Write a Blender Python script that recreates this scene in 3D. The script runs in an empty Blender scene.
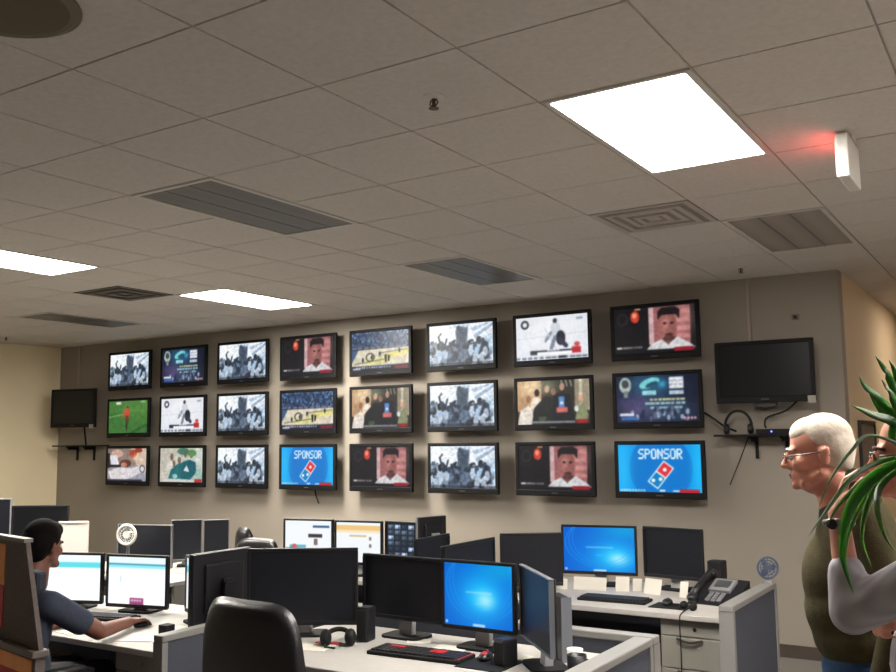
import bpy, bmesh, math, random
import numpy as np
from mathutils import Vector, Matrix, Euler
random.seed(7)
sc = bpy.context.scene
COL = sc.collection
PI = math.pi
def R(d): return math.radians(d)

# ---------------------------------------------------------------- materials
def s2l(c):
    return tuple((x / 12.92 if x <= .04045 else ((x + .055) / 1.055) ** 2.4) for x in c)
MATS = {}
def mat(name, rgb, rough=.6, metal=0., spec=.4, vary=0., scale=8., bump=0., bscale=60., coat=0.):
    """principled material; rgb in 0-255 display values; noise gives variation and bump"""
    if name in MATS: return MATS[name]
    m = bpy.data.materials.new(name); m.use_nodes = True
    nt = m.node_tree; b = nt.nodes['Principled BSDF']
    c = s2l([v / 255 for v in rgb])
    b.inputs['Roughness'].default_value = rough
    b.inputs['Metallic'].default_value = metal
    b.inputs['Specular IOR Level'].default_value = spec
    if coat: b.inputs['Coat Weight'].default_value = coat
    tc = nt.nodes.new('ShaderNodeTexCoord')
    n = nt.nodes.new('ShaderNodeTexNoise'); n.inputs['Scale'].default_value = scale
    n.inputs['Detail'].default_value = 4
    nt.links.new(tc.outputs['Object'], n.inputs['Vector'])
    ramp = nt.nodes.new('ShaderNodeMapRange')
    ramp.inputs['From Min'].default_value = .3; ramp.inputs['From Max'].default_value = .7
    ramp.inputs['To Min'].default_value = 1 - vary; ramp.inputs['To Max'].default_value = 1 + vary
    nt.links.new(n.outputs['Fac'], ramp.inputs['Value'])
    mul = nt.nodes.new('ShaderNodeVectorMath'); mul.operation = 'SCALE'
    mul.inputs[0].default_value = c
    nt.links.new(ramp.outputs['Result'], mul.inputs['Scale'])
    nt.links.new(mul.outputs['Vector'], b.inputs['Base Color'])
    if bump:
        n2 = nt.nodes.new('ShaderNodeTexNoise'); n2.inputs['Scale'].default_value = bscale
        n2.inputs['Detail'].default_value = 3
        nt.links.new(tc.outputs['Object'], n2.inputs['Vector'])
        bp = nt.nodes.new('ShaderNodeBump'); bp.inputs['Strength'].default_value = bump
        bp.inputs['Distance'].default_value = .004
        nt.links.new(n2.outputs['Fac'], bp.inputs['Height'])
        nt.links.new(bp.outputs['Normal'], b.inputs['Normal'])
    MATS[name] = m
    return m
def emat(name, rgb, strength):
    if name in MATS: return MATS[name]
    m = bpy.data.materials.new(name); m.use_nodes = True
    b = m.node_tree.nodes['Principled BSDF']
    c = s2l([v / 255 for v in rgb])
    b.inputs['Base Color'].default_value = (.6, .6, .58, 1)
    b.inputs['Emission Color'].default_value = (*c, 1)
    b.inputs['Emission Strength'].default_value = strength
    MATS[name] = m
    return m
def screen_mat():
    m = bpy.data.materials.new('screen_picture'); m.use_nodes = True
    nt = m.node_tree; b = nt.nodes['Principled BSDF']
    b.inputs['Base Color'].default_value = (.006, .006, .008, 1)
    b.inputs['Roughness'].default_value = .35
    b.inputs['Specular IOR Level'].default_value = .25
    a = nt.nodes.new('ShaderNodeAttribute'); a.attribute_name = 'picture'
    nt.links.new(a.outputs['Color'], b.inputs['Emission Color'])
    b.inputs['Emission Strength'].default_value = 1.0
    return m
def stripe_mat(name, rgb1, rgb2, rough, scale, axis='X'):
    m = mat(name, rgb1, rough)
    nt = m.node_tree; b = nt.nodes['Principled BSDF']
    tc = nt.nodes.new('ShaderNodeTexCoord')
    w = nt.nodes.new('ShaderNodeTexWave'); w.bands_direction = axis
    w.inputs['Scale'].default_value = scale; w.inputs['Distortion'].default_value = .4
    w.inputs['Detail'].default_value = 1
    nt.links.new(tc.outputs['Object'], w.inputs['Vector'])
    mx = nt.nodes.new('ShaderNodeMix'); mx.data_type = 'RGBA'
    mx.inputs[6].default_value = (*s2l([v / 255 for v in rgb1]), 1)
    mx.inputs[7].default_value = (*s2l([v / 255 for v in rgb2]), 1)
    nt.links.new(w.outputs['Fac'], mx.inputs[0])
    nt.links.new(mx.outputs[2], b.inputs['Base Color'])
    return m

M_WALL = mat('wall_paint', (145, 137, 127), .8, vary=.03, scale=1.5, bump=.05, bscale=120)
M_WALLC = mat('wall_paint_cream', (246, 231, 196), .8, vary=.03, scale=1.5, bump=.05, bscale=120)
M_WALLT = mat('wall_paint_tan', (206, 186, 158), .8, vary=.03, scale=1.5, bump=.05, bscale=120)
M_TILE = mat('ceiling_tile', (204, 199, 192), .95, spec=.1, vary=.05, scale=40, bump=.5, bscale=150)
M_TBAR = mat('ceiling_grid', (168, 162, 154), .6, vary=.02)
M_CARPET = mat('carpet', (122, 117, 113), .95, spec=.1, vary=.2, scale=90, bump=.6, bscale=300)
M_BASE = mat('baseboard_rubber', (70, 60, 54), .6, vary=.05)
M_BLACK = mat('black_plastic', (27, 27, 31), .42, spec=.35, vary=.08, scale=30)
M_TV = mat('television_black', (17, 18, 21), .55, spec=.2, vary=.08, scale=30)
M_BLACKM = mat('black_matte', (20, 20, 22), .7, spec=.25, vary=.08, scale=30)
M_SCR = mat('dark_screen', (17, 18, 22), .28, spec=.35)
M_SCRB = mat('dark_screen_matte', (19, 21, 29), .42, spec=.4)
M_SILVER = mat('silver_plastic', (172, 172, 174), .4, metal=.3, vary=.03)
M_GREYP = mat('grey_plastic', (118, 118, 120), .5, vary=.04)
M_LAM = mat('laminate_top', (168, 165, 161), .5, vary=.03, scale=20)
M_PED = mat('pedestal_paint', (132, 129, 122), .5, vary=.03)
M_FAB = mat('panel_fabric', (74, 77, 86), .95, spec=.1, vary=.12, scale=160, bump=.5, bscale=400)
M_TRIM = mat('panel_trim', (124, 123, 121), .45, vary=.03)
M_LEATH = mat('black_leather', (26, 26, 29), .38, spec=.45, vary=.15, scale=14, bump=.25, bscale=90)
M_PAPER = mat('paper', (206, 202, 192), .8, vary=.03)
M_WHITE = mat('white_plastic', (222, 220, 214), .4, vary=.02)
M_RED = mat('red_plastic', (176, 40, 44), .5, vary=.1)
M_CHROME = mat('chrome', (200, 200, 200), .2, metal=1.)
M_FRAMEW = mat('white_enamel', (206, 202, 194), .5, vary=.02)
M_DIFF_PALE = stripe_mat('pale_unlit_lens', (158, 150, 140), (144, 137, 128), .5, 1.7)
M_DIFF_OFF = stripe_mat('unlit_lens', (92, 90, 84), (100, 98, 92), .4, 1.7)
M_LENS = emat('lit_lens', (255, 248, 236), 110.)
M_LENS_WEAK = emat('lit_lens_weaker', (255, 249, 240), 82.)  # nearest panel's emission set lower to keep the desk below from burning out
M_HALL = emat('hall_lens', (255, 238, 214), 11.5)
M_PIC = screen_mat()

# ---------------------------------------------------------------- mesh helpers
def tag(o, label=None, cat=None, group=None, kind=None):
    if label: o['label'] = label
    if cat: o['category'] = cat
    if group: o['group'] = group
    if kind: o['kind'] = kind
    return o
def empty(name, loc=(0, 0, 0), rz=0., label=None, cat=None, group=None):
    o = bpy.data.objects.new(name, None); COL.objects.link(o)
    o.empty_display_size = .1
    o.location = loc; o.rotation_euler = (0, 0, rz)
    return tag(o, label, cat, group)
def link_mesh(name, me, m=None, parent=None, smooth=False, loc=None):
    if m is not None and not me.materials: me.materials.append(m)
    if smooth:
        me.polygons.foreach_set('use_smooth', [True] * len(me.polygons))
    o = bpy.data.objects.new(name, me); COL.objects.link(o)
    if parent is not None: o.parent = parent
    if loc is not None: o.location = loc
    return o
class MB:
    """collects shapes into one bmesh; build() links them as one mesh object"""
    def __init__(s): s.bm = bmesh.new()
    def _add(s, verts, faces, mx=None):
        vs = [s.bm.verts.new((mx @ Vector(v)) if mx is not None else v) for v in verts]
        for f in faces:
            try: s.bm.faces.new([vs[i] for i in f])
            except ValueError: pass
        return s
    def box(s, a, b, mx=None, bevel=0.):
        x0, y0, z0 = [min(p, q) for p, q in zip(a, b)]; x1, y1, z1 = [max(p, q) for p, q in zip(a, b)]
        if bevel <= 0:
            v = [(x0, y0, z0), (x1, y0, z0), (x1, y1, z0), (x0, y1, z0), (x0, y0, z1), (x1, y0, z1), (x1, y1, z1), (x0, y1, z1)]
            f = [(0, 3, 2, 1), (4, 5, 6, 7), (0, 1, 5, 4), (1, 2, 6, 5), (2, 3, 7, 6), (3, 0, 4, 7)]
            return s._add(v, f, mx)
        t = bmesh.new()
        bmesh.ops.create_cube(t, size=1.)
        for v in t.verts:
            v.co = ((x0 + x1) / 2 + v.co.x * (x1 - x0), (y0 + y1) / 2 + v.co.y * (y1 - y0), (z0 + z1) / 2 + v.co.z * (z1 - z0))
        bevel = min(bevel, (x1 - x0) * .49, (y1 - y0) * .49, (z1 - z0) * .49)
        bmesh.ops.bevel(t, geom=list(t.edges), offset=bevel, segments=2, profile=.5, affect='EDGES')
        return s.merge(t, mx)
    def merge(s, t, mx=None):
        t.verts.index_update()
        v = [tuple(x.co) for x in t.verts]; f = [tuple(x.index for x in p.verts) for p in t.faces]
        t.free()
        return s._add(v, f, mx)
    def cyl(s, p0, p1, r0, r1=None, n=16, caps=True):
        r1 = r0 if r1 is None else r1
        p0, p1 = Vector(p0), Vector(p1); d = (p1 - p0)
        q = d.to_track_quat('Z', 'Y').to_matrix()
        v = []
        for p, r in ((p0, r0), (p1, r1)):
            for k in range(n):
                a = 2 * PI * k / n
                v.append(p + q @ Vector((r * math.cos(a), r * math.sin(a), 0)))
        f = [(k, (k + 1) % n, n + (k + 1) % n, n + k) for k in range(n)]
        if caps: f += [tuple(range(n))[::-1], tuple(range(n, 2 * n))]
        return s._add(v, f)
    def tube(s, pts, r, n=8, closed=False):
        pts = [Vector(p) for p in pts]; N = len(pts); v = []
        rs = r if isinstance(r, (list, tuple)) else [r] * N
        up = None
        for i, p in enumerate(pts):
            a = pts[(i - 1) % N] if (i > 0 or closed) else p
            b = pts[(i + 1) % N] if (i < N - 1 or closed) else p
            d = (b - a).normalized()
            if up is None:
                up = Vector((0, 0, 1)) if abs(d.z) < .9 else Vector((1, 0, 0))
            x = d.cross(up).normalized(); y = x.cross(d).normalized(); up = y
            for k in range(n):
                t = 2 * PI * k / n
                v.append(p + x * (rs[i] * math.cos(t)) + y * (rs[i] * math.sin(t)))
        f = []
        for i in range(N if closed else N - 1):
            j = (i + 1) % N
            for k in range(n):
                f.append((i * n + k, i * n + (k + 1) % n, j * n + (k + 1) % n, j * n + k))
        if not closed: f += [tuple(range(n))[::-1], tuple(range((N - 1) * n, N * n))]
        return s._add(v, f)
    def ell(s, c, r, mx=None, nu=20, nv=12):
        v = [(c[0], c[1], c[2] - r[2])]; f = []
        for j in range(1, nv):
            t = -PI / 2 + PI * j / nv
            for k in range(nu):
                a = 2 * PI * k / nu
                v.append((c[0] + r[0] * math.cos(t) * math.cos(a), c[1] + r[1] * math.cos(t) * math.sin(a), c[2] + r[2] * math.sin(t)))
        v.append((c[0], c[1], c[2] + r[2]))
        for k in range(nu):
            f.append((0, 1 + (k + 1) % nu, 1 + k))
            for j in range(nv - 2):
                a = 1 + j * nu; b = a + nu
                f.append((a + k, a + (k + 1) % nu, b + (k + 1) % nu, b + k))
            a = 1 + (nv - 2) * nu
            f.append((a + k, a + (k + 1) % nu, len(v) - 1))
        return s._add(v, f, mx)
    def lathe(s, prof, c=(0, 0, 0), n=24, mx=None):
        v = []; f = []
        for r, z in prof:
            for k in range(n):
                a = 2 * PI * k / n
                v.append((c[0] + r * math.cos(a), c[1] + r * math.sin(a), c[2] + z))
        for i in range(len(prof) - 1):
            for k in range(n):
                f.append((i * n + k, i * n + (k + 1) % n, (i + 1) * n + (k + 1) % n, (i + 1) * n + k))
        if prof[0][0] > 1e-6: f.append(tuple(range(n))[::-1])
        if prof[-1][0] > 1e-6: f.append(tuple(range((len(prof) - 1) * n, len(prof) * n)))
        return s._add(v, f, mx)
    def prism(s, poly, y0, y1, mx=None):
        """polygon in XZ extruded along Y"""
        n = len(poly)
        v = [(x, y0, z) for x, z in poly] + [(x, y1, z) for x, z in poly]
        f = [tuple(range(n)), tuple(range(n, 2 * n))[::-1]]
        f += [(k, n + k, n + (k + 1) % n, (k + 1) % n) for k in range(n)]
        return s._add(v, f, mx)
    def build(s, name, m, parent=None, smooth=False):
        bmesh.ops.recalc_face_normals(s.bm, faces=s.bm.faces)
        me = bpy.data.meshes.new(name); s.bm.to_mesh(me); s.bm.free()
        o = link_mesh(name, me, m, parent)
        if smooth:
            try: me.shade_smooth_by_angle = None
            except Exception: pass
            me.polygons.foreach_set('use_smooth', [True] * len(me.polygons))
            mod = None
        return o
def rrect(w, h, r, n=5, cx=0, cz=0):
    """rounded rectangle polygon in XZ"""
    p = []
    for sx, sz, a0 in ((1, 1, 0), (-1, 1, 90), (-1, -1, 180), (1, -1, 270)):
        for k in range(n + 1):
            a = R(a0 + 90 * k / n)
            p.append((cx + sx * (w / 2 - r) + r * math.cos(a), cz + sz * (h / 2 - r) + r * math.sin(a)))
    return p
def struct(name, mb, m):
    return tag(mb.build(name, m), kind='structure')
def copy_tree(o, parent=None):
    c = o.copy(); COL.objects.link(c); c.parent = parent
    for ch in list(o.children): copy_tree(ch, c)
    return c

# ---------------------------------------------------------------- painted screen pictures (emission colours of the screens)
class Cv:
    SS = 2
    def __init__(s, W=132, H=78, bg=(0, 0, 0)):
        s.W, s.H = W * s.SS, H * s.SS
        s.a = np.zeros((s.H, s.W, 3)); s.a[:] = np.array(bg) / 255
        yy, xx = np.mgrid[0:s.H, 0:s.W]
        s.u = (xx + .5) / s.W; s.v = (yy + .5) / s.H
        s.rng = np.random.default_rng(5)
    def put(s, mask, c, al=1.):
        m = (mask.astype(float) * al)[..., None]
        s.a = s.a * (1 - m) + np.array(c) / 255 * m
    def rect(s, u0, v0, u1, v1, c, al=1.): s.put((s.u >= u0) & (s.u <= u1) & (s.v >= v0) & (s.v <= v1), c, al)
    def ell(s, cu, cv, ru, rv, c, al=1., rot=0.):
        x = s.u - cu; y = (s.v - cv)
        if rot:
            k = s.H / s.W; y2 = y * k
            x, y2 = x * math.cos(rot) + y2 * math.sin(rot), -x * math.sin(rot) + y2 * math.cos(rot)
            y = y2 / k
        s.put((x / ru) ** 2 + (y / rv) ** 2 <= 1, c, al)
    def glow(s, cu, cv, ru, rv, c, al=1.):
        s.put(np.exp(-(((s.u - cu) / ru) ** 2 + ((s.v - cv) / rv) ** 2)), c, al)
    def poly(s, pts, c, al=1.):
        inside = np.zeros(s.u.shape, bool)
        n = len(pts)
        for i in range(n):
            (x0, y0), (x1, y1) = pts[i], pts[(i + 1) % n]
            if y0 == y1: continue
            cond = ((y0 > s.v) != (y1 > s.v)) & (s.u < (x1 - x0) * (s.v - y0) / (y1 - y0) + x0)
            inside ^= cond
        s.put(inside, c, al)
    def line(s, p, q, w, c, al=1.):
        k = s.H / s.W
        px, py, qx, qy = p[0], p[1] * k, q[0], q[1] * k
        dx, dy = qx - px, qy - py; L = dx * dx + dy * dy + 1e-12
        t = np.clip(((s.u - px) * dx + (s.v * k - py) * dy) / L, 0, 1)
        d = np.hypot(s.u - px - t * dx, s.v * k - py - t * dy)
        s.put(d <= w, c, al)
    def ring(s, cu, cv, ru, rv, t, c):
        d = np.hypot((s.u - cu) / ru, (s.v - cv) / rv)
        s.put(abs(d - 1) < t, c)
    def grain(s, amt, cells=24):
        g = s.rng.normal(0, 1, (cells, int(cells * 1.7)))
        iy = np.minimum((s.v * cells).astype(int), cells - 1); ix = np.minimum((s.u * cells * 1.7).astype(int), g.shape[1] - 1)
        s.a = s.a + (g[iy, ix] * amt / 255)[..., None]
    def text(s, t, u, v, h, c, wide=.62):
        F = {'S': '01111 10000 10000 01110 00001 00001 11110', 'P': '11110 10001 10001 11110 10000 10000 10000',
             'O': '01110 10001 10001 10001 10001 10001 01110', 'N': '10001 11001 10101 10101 10011 10001 10001',
             'R': '11110 10001 10001 11110 10100 10010 10001'}
        cw = h / 7; cu = wide
        for ch in t:
            for j, row in enumerate(F[ch].split()):
                for i, b in enumerate(row):
                    if b == '1': s.rect(u + i * cu, v + j * cw, u + (i + 1.4) * cu, v + (j + 1.15) * cw, c)
            u += 6 * cu
    def dashes(s, u0, u1, v, h, c, n=9, fill=.6):
        w = (u1 - u0) / n
        for k in range(n):
            s.rect(u0 + k * w, v, u0 + k * w + w * (fill + .3 * s.rng.random()), v + h, c)
    def done(s, soft=3, tex=.45):
        for cells, amt in ((9, .07), (22, .10), (48, .10)):   # blotchy broadcast texture
            g = s.rng.normal(0, 1, (cells + 2, int(cells * 1.7) + 2))
            y = s.v * cells; x = s.u * cells * 1.7; iy = y.astype(int); ix = np.minimum(x.astype(int), g.shape[1] - 2); fy = y - iy; fx = x - ix
            n = g[iy, ix] * (1 - fy) * (1 - fx) + g[iy + 1, ix] * fy * (1 - fx) + g[iy, ix + 1] * (1 - fy) * fx + g[iy + 1, ix + 1] * fy * fx
            s.a = s.a * (1 + amt * tex * n[..., None]) + .012 * tex * n[..., None]
        a = np.clip(s.a, 0, 1)
        a = a.reshape(s.H // s.SS, s.SS, s.W // s.SS, s.SS, 3).mean((1, 3))
        for _ in range(soft):
            p = np.pad(a, ((1, 1), (1, 1), (0, 0)), mode='edge')
            a = (p[1:-1, 1:-1] * 2 + p[:-2, 1:-1] + p[2:, 1:-1] + p[1:-1, :-2] + p[1:-1, 2:]) / 6
        return np.where(a <= .04045, a / 12.92, ((a + .055) / 1.055) ** 2.4)
PICS = {}
def pic_crowd():
    c = Cv(bg=(196, 214, 232))
    c.poly([(0, 0), (.45, 0), (.35, .5), (0, .45)], (228, 238, 248)); c.glow(.2, .2, .25, .3, (250, 254, 255), .9)
    c.poly([(.62, 0), (1, 0), (1, .25), (.6, .55)], (236, 242, 250)); c.poly([(.7, .3), (1, .02), (1, .1), (.72, .38)], (150, 172, 196))
    c.poly([(.66, .12), (.95, 0), (1, 0), (.7, .2)], (170, 190, 212))
    r = c.rng
    for k in range(130):
        u, v = r.random(), .42 + .55 * r.random()
        g = r.choice([28, 45, 70, 110, 150, 190, 225]); w = .015 + .03 * r.random()
        c.ell(u, v, w, w * 2.2, (g * .8, g * .93, g * 1.06))
    for u0, v0, u1, v1, w in ((.2, .62, .15, .28, .014), (.24, .6, .28, .35, .014), (.3, .62, .2, .42, .018), (.15, .28, .19, .2, .01), (.38, .7, .33, .45, .018), (.8, .75, .85, .45, .02), (.92, .85, .88, .55, .025)):
        c.line((u0, v0), (u1, v1), w, (38, 50, 66))
    for u, v in ((.2, .5), (.3, .55), (.37, .47), (.84, .43), (.72, .55)):
        c.ell(u, v, .03, .055, (52, 64, 82))
    c.poly([(.42, .16), (.5, .06), (.62, .1), (.6, .5), (.44, .5)], (88, 104, 122))
    c.grain(14, 30)
    for k in range(5): c.line((.44 + .03 * k, .5), (.47 + .03 * k, .12), .006, (46, 58, 74))
    c.ell(.47, .1, .035, .06, (66, 80, 98)); c.line((.63, .5), (.8, .48), .012, (48, 60, 80))
    c.poly([(.3, .55), (.6, .48), (.66, 1), (.28, 1)], (48, 62, 84), .6)
    for u, v in ((.16, .8), (.25, .72), (.08, .9), (.88, .7), (.82, .85), (.66, .66), (.72, .9)):
        c.ell(u, v, .04, .12, (206, 220, 238), .8)
    c.rect(0, .93, 1, 1, (20, 28, 40), .5); c.dashes(.85, .98, .9, .04, (220, 226, 232), 4)
    return c.done()
def pic_night():
    c = Cv(bg=(14, 20, 40))
    c.glow(.4, .2, .3, .3, (40, 96, 128), .9); c.glow(.25, .7, .25, .3, (96, 82, 130), .8); c.glow(.65, .75, .3, .25, (70, 96, 120), .7)
    c.ell(.12, .2, .075, .17, (170, 182, 176)); c.ell(.12, .17, .045, .09, (60, 66, 70)); c.rect(.1, .32, .15, .46, (120, 130, 128))
    c.ell(.42, .17, .13, .1, (120, 206, 210), rot=-.35); c.ell(.45, .2, .08, .05, (30, 74, 98), rot=-.35)
    c.rect(.33, .33, .5, .42, (150, 214, 222)); c.rect(.66, .06, .83, .3, (226, 226, 232)); c.dashes(.66, .83, .12, .03, (150, 156, 176), 3); c.dashes(.66, .83, .2, .03, (150, 156, 176), 3)
    c.rect(.66, .34, .83, .42, (176, 190, 206)); c.glow(.58, .2, .05, .08, (60, 160, 200), .9)
    for v, a, b in ((.5, .42, .84), (.58, .36, .86), (.67, .42, .82)): c.dashes(a, b, v, .045, (196, 196, 150) if v < .55 else (150, 186, 196), 8, .7)
    r = c.rng
    for k in range(40):
        c.ell(.2 + .7 * r.random(), .72 + .2 * r.random(), .02, .06, r.choice([(34, 44, 70), (150, 164, 186), (84, 96, 120)]))
    c.rect(.04, .8, .22, .86, (206, 214, 220)); c.rect(.06, .88, .26, .95, (54, 106, 170)); c.dashes(.82, .98, .9, .05, (230, 170, 180), 4)
    return c.done()
def pic_head():
    c = Cv(bg=(20, 19, 22))
    c.rect(.44, .02, .94, .82, (150, 92, 92)); c.rect(.44, .02, .5, .82, (206, 170, 172))
    for k, v in enumerate((.1, .28, .46, .62)): c.rect(.78, v, .94, v + .09, (188, 128, 124))
    c.glow(.88, .3, .1, .3, (214, 150, 146), .5)
    c.poly([(.4, .93), (.46, .82), (.6, .7), (.78, .68), (.92, .82), (1, .93)], (206, 206, 208))
    c.poly([(.58, .7), (.67, .84), (.78, .68)], (120, 78, 70))
    c.ell(.675, .44, .105, .29, (142, 88, 82)); c.glow(.64, .42, .05, .16, (200, 132, 128), .8)
    c.poly([(.55, .3), (.55, .12), (.6, .04), (.76, .03), (.82, .1), (.81, .3), (.77, .2), (.6, .2)], (26, 20, 24))
    c.ell(.635, .38, .022, .025, (40, 24, 24)); c.ell(.72, .38, .022, .025, (40, 24, 24)); c.ell(.68, .62, .05, .03, (74, 40, 40)); c.ell(.68, .7, .07, .06, (60, 38, 38), .7)
    c.ell(.27, .2, .055, .13, (196, 60, 44)); c.ell(.265, .17, .03, .06, (240, 140, 110)); c.rect(.27, .02, .34, .06, (200, 140, 100)); c.ring(.11, .24, .06, .12, .12, (52, 52, 54))
    c.rect(.03, .84, .1, .88, (236, 236, 236)); c.dashes(.11, .36, .84, .035, (150, 150, 152), 8)
    c.rect(0, .92, 1, 1, (16, 16, 20)); c.rect(.74, .9, .97, .98, (150, 26, 40))
    return c.done()
def pic_court():
    c = Cv(bg=(54, 84, 120))
    r = c.rng
    for k in range(420):
        g = r.choice([30, 52, 80, 110, 150]); c.ell(r.random(), .4 * r.random(), .013, .03, (g * .62, g * .9, g * 1.25))
    for u in (.2, .48, .76): c.ring(u, .2, .07, .12, .2, (26, 50, 92))
    c.rect(0, .38, 1, .46, (36, 44, 66)); c.dashes(0, 1, .39, .04, (120, 130, 150), 9)
    c.poly([(.12, .46), (1, .44), (1, .86), (0, .9), (0, .8)], (216, 206, 182))
    c.poly([(.55, .6), (1, .5), (1, .6), (.6, .72)], (222, 212, 120)); c.poly([(.22, .72), (.6, .66), (.66, .8), (.25, .86)], (218, 212, 140))
    c.ring(.33, .66, .07, .1, .16, (60, 62, 60)); c.line((.05, .82), (.6, .72), .006, (90, 90, 80)); c.line((.5, .56), (.98, .5), .006, (96, 96, 84))
    for u, v in ((.36, .66), (.6, .66), (.66, .68), (.84, .52), (.5, .58), (.2, .72)): c.ell(u, v, .018, .06, (28, 34, 50))
    c.rect(.59, .6, .62, .8, (20, 20, 26)); c.rect(.64, .62, .665, .78, (20, 20, 26))
    c.rect(0, .88, 1, 1, (18, 22, 44)); c.dashes(.08, .7, .9, .04, (170, 176, 190), 14); c.rect(.76, .9, .98, .98, (120, 18, 34)); c.rect(.02, .92, .16, .97, (200, 204, 212))
    return c.done()
def pic_rink():
    c = Cv(bg=(222, 226, 234))
    c.glow(.5, .35, .6, .5, (238, 240, 244), 1); c.line((0, .5), (1, .42), .004, (196, 206, 220))
    c.line((.44, .5), (.58, .3), .035, (190, 200, 212)); c.ell(.56, .3, .07, .16, (206, 212, 220)); c.ell(.555, .12, .03, .055, (52, 54, 62))
    c.line((.5, .38), (.42, .58), .014, (120, 126, 138)); c.line((.42, .3), (.56, .74), .008, (196, 200, 210))
    c.ell(.63, .52, .065, .17, (34, 38, 52)); c.line((.62, .56), (.7, .7), .03, (48, 52, 70)); c.line((.55, .5), (.5, .74), .025, (120, 128, 146))
    c.ring(.13, .17, .045, .08, .3, (46, 50, 60)); c.rect(.85, .08, .93, .12, (150, 156, 168))
    c.rect(.2, .78, .3, .88, (30, 36, 52)); c.rect(.3, .78, .84, .82, (40, 46, 66)); c.rect(.3, .82, .84, .88, (246, 246, 248)); c.dashes(.44, .62, .775, .03, (210, 214, 220), 4)
    c.rect(.78, .74, .9, .88, (186, 32, 48)); c.ell(.85, .68, .04, .05, (198, 70, 74))
    c.dashes(0, 1, .93, .05, (110, 120, 136), 12); c.rect(.6, .92, .7, .98, (30, 34, 46))
    return c.done(3, .15)
def pic_pitch():
    c = Cv(bg=(58, 112, 52))
    c.rect(0, 0, 1, .35, (74, 128, 60), .7); c.glow(.75, .3, .4, .3, (90, 140, 66), .6)
    c.line((0, .5), (.45, .4), .008, (140, 176, 120)); c.poly([(.5, 1), (1, .7), (1, .8), (.65, 1)], (40, 84, 40))
    c.ell(.48, .2, .03, .05, (96, 56, 40)); c.ell(.48, .38, .075, .16, (186, 78, 50)); c.rect(.43, .46, .52, .62, (122, 50, 40)); c.line((.46, .6), (.46, .86), .016, (60, 48, 36)); c.line((.51, .6), (.47, .96), .012, (48, 56, 36))
    c.line((.42, .3), (.36, .48), .014, (176, 84, 60)); c.rect(.18, .03, .32, .11, (210, 220, 206)); c.rect(.82, .02, .95, .08, (130, 170, 120))
    return c.done()
def pic_party():
    c = Cv(bg=(46, 40, 34))
    c.rect(0, 0, .34, .7, (188, 150, 110)); c.glow(.2, .15, .18, .2, (250, 222, 178), .9); c.rect(.8, 0, 1, .7, (150, 140, 118)); c.rect(.86, 0, .9, .7, (196, 188, 166))
    c.glow(.45, .12, .12, .15, (120, 140, 110), .6)
    for u in (.62, .68, .74): c.line((u, .02), (u + .02, .15), .008, (160, 170, 160))
    for u, v, cl in ((.28, .28, (40, 24, 20)), (.42, .2, (196, 160, 130)), (.63, .16, (190, 150, 128)), (.88, .44, (206, 160, 130)), (.16, .42, (160, 110, 80)), (.51, .26, (150, 110, 90))):
        c.ell(u, v, .035, .085, cl)
    c.poly([(.2, .46), (.28, .36), (.34, .44), (.3, .62), (.18, .66)], (230, 214, 196)); c.ell(.25, .48, .05, .1, (236, 222, 206))
    c.poly([(0, 1), (.04, .68), (.16, .56), (.22, .7), (.22, 1)], (226, 216, 204))
    c.poly([(.2, 1), (.24, .62), (.4, .36), (.48, .4), (.5, 1)], (24, 30, 30)); c.poly([(.48, 1), (.5, .36), (.62, .28), (.74, .34), (.8, .98)], (22, 24, 32))
    c.rect(.58, .38, .66, .64, (84, 136, 196)); c.rect(.55, .62, .7, .74, (206, 106, 100)); c.rect(.6, .5, .64, .56, (236, 236, 240))
    c.poly([(.8, .9), (.84, .6), (.92, .54), (.98, .8), (.96, .95)], (128, 136, 100)); c.ell(.82, .66, .03, .07, (216, 222, 214))
    c.rect(.3, .82, .4, .92, (66, 78, 60)); c.rect(.1, .93, .8, .97, (196, 196, 196), .7); c.rect(.82, .9, .97, .99, (150, 26, 34))
    return c.done()
def pic_ward():
    c = Cv(bg=(150, 140, 146))
    c.rect(0, 0, 1, .5, (136, 118, 112)); c.poly([(.6, 0), (1, 0), (1, .7), (.75, .5)], (206, 186, 170)); c.ell(.66, .16, .1, .12, (176, 66, 44)); c.ell(.8, .06, .1, .07, (150, 52, 40)); c.glow(.76, .3, .12, .12, (238, 200, 170), .8)
    c.ell(.25, .16, .16, .12, (206, 170, 150)); c.poly([(.05, .2), (.25, .22), (.3, .5), (.1, .5)], (226, 226, 232)); c.ell(.47, .46, .15, .12, (96, 56, 46)); c.ell(.43, .5, .08, .07, (190, 130, 108)); c.rect(0, .5, .35, .58, (20, 22, 32))
    c.poly([(.02, .7), (.3, .58), (.6, .6), (.95, .5), (1, 1), (.1, .98)], (216, 210, 214)); c.poly([(.5, .95), (.95, .7), (1, 1), (.5, 1)], (150, 150, 166)); c.ring(.9, .62, .06, .1, .2, (96, 90, 96))
    c.rect(0, .94, .9, 1, (24, 26, 44), .85); c.rect(0, .15, .06, .6, (24, 22, 26))
    return c.done()
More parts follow.
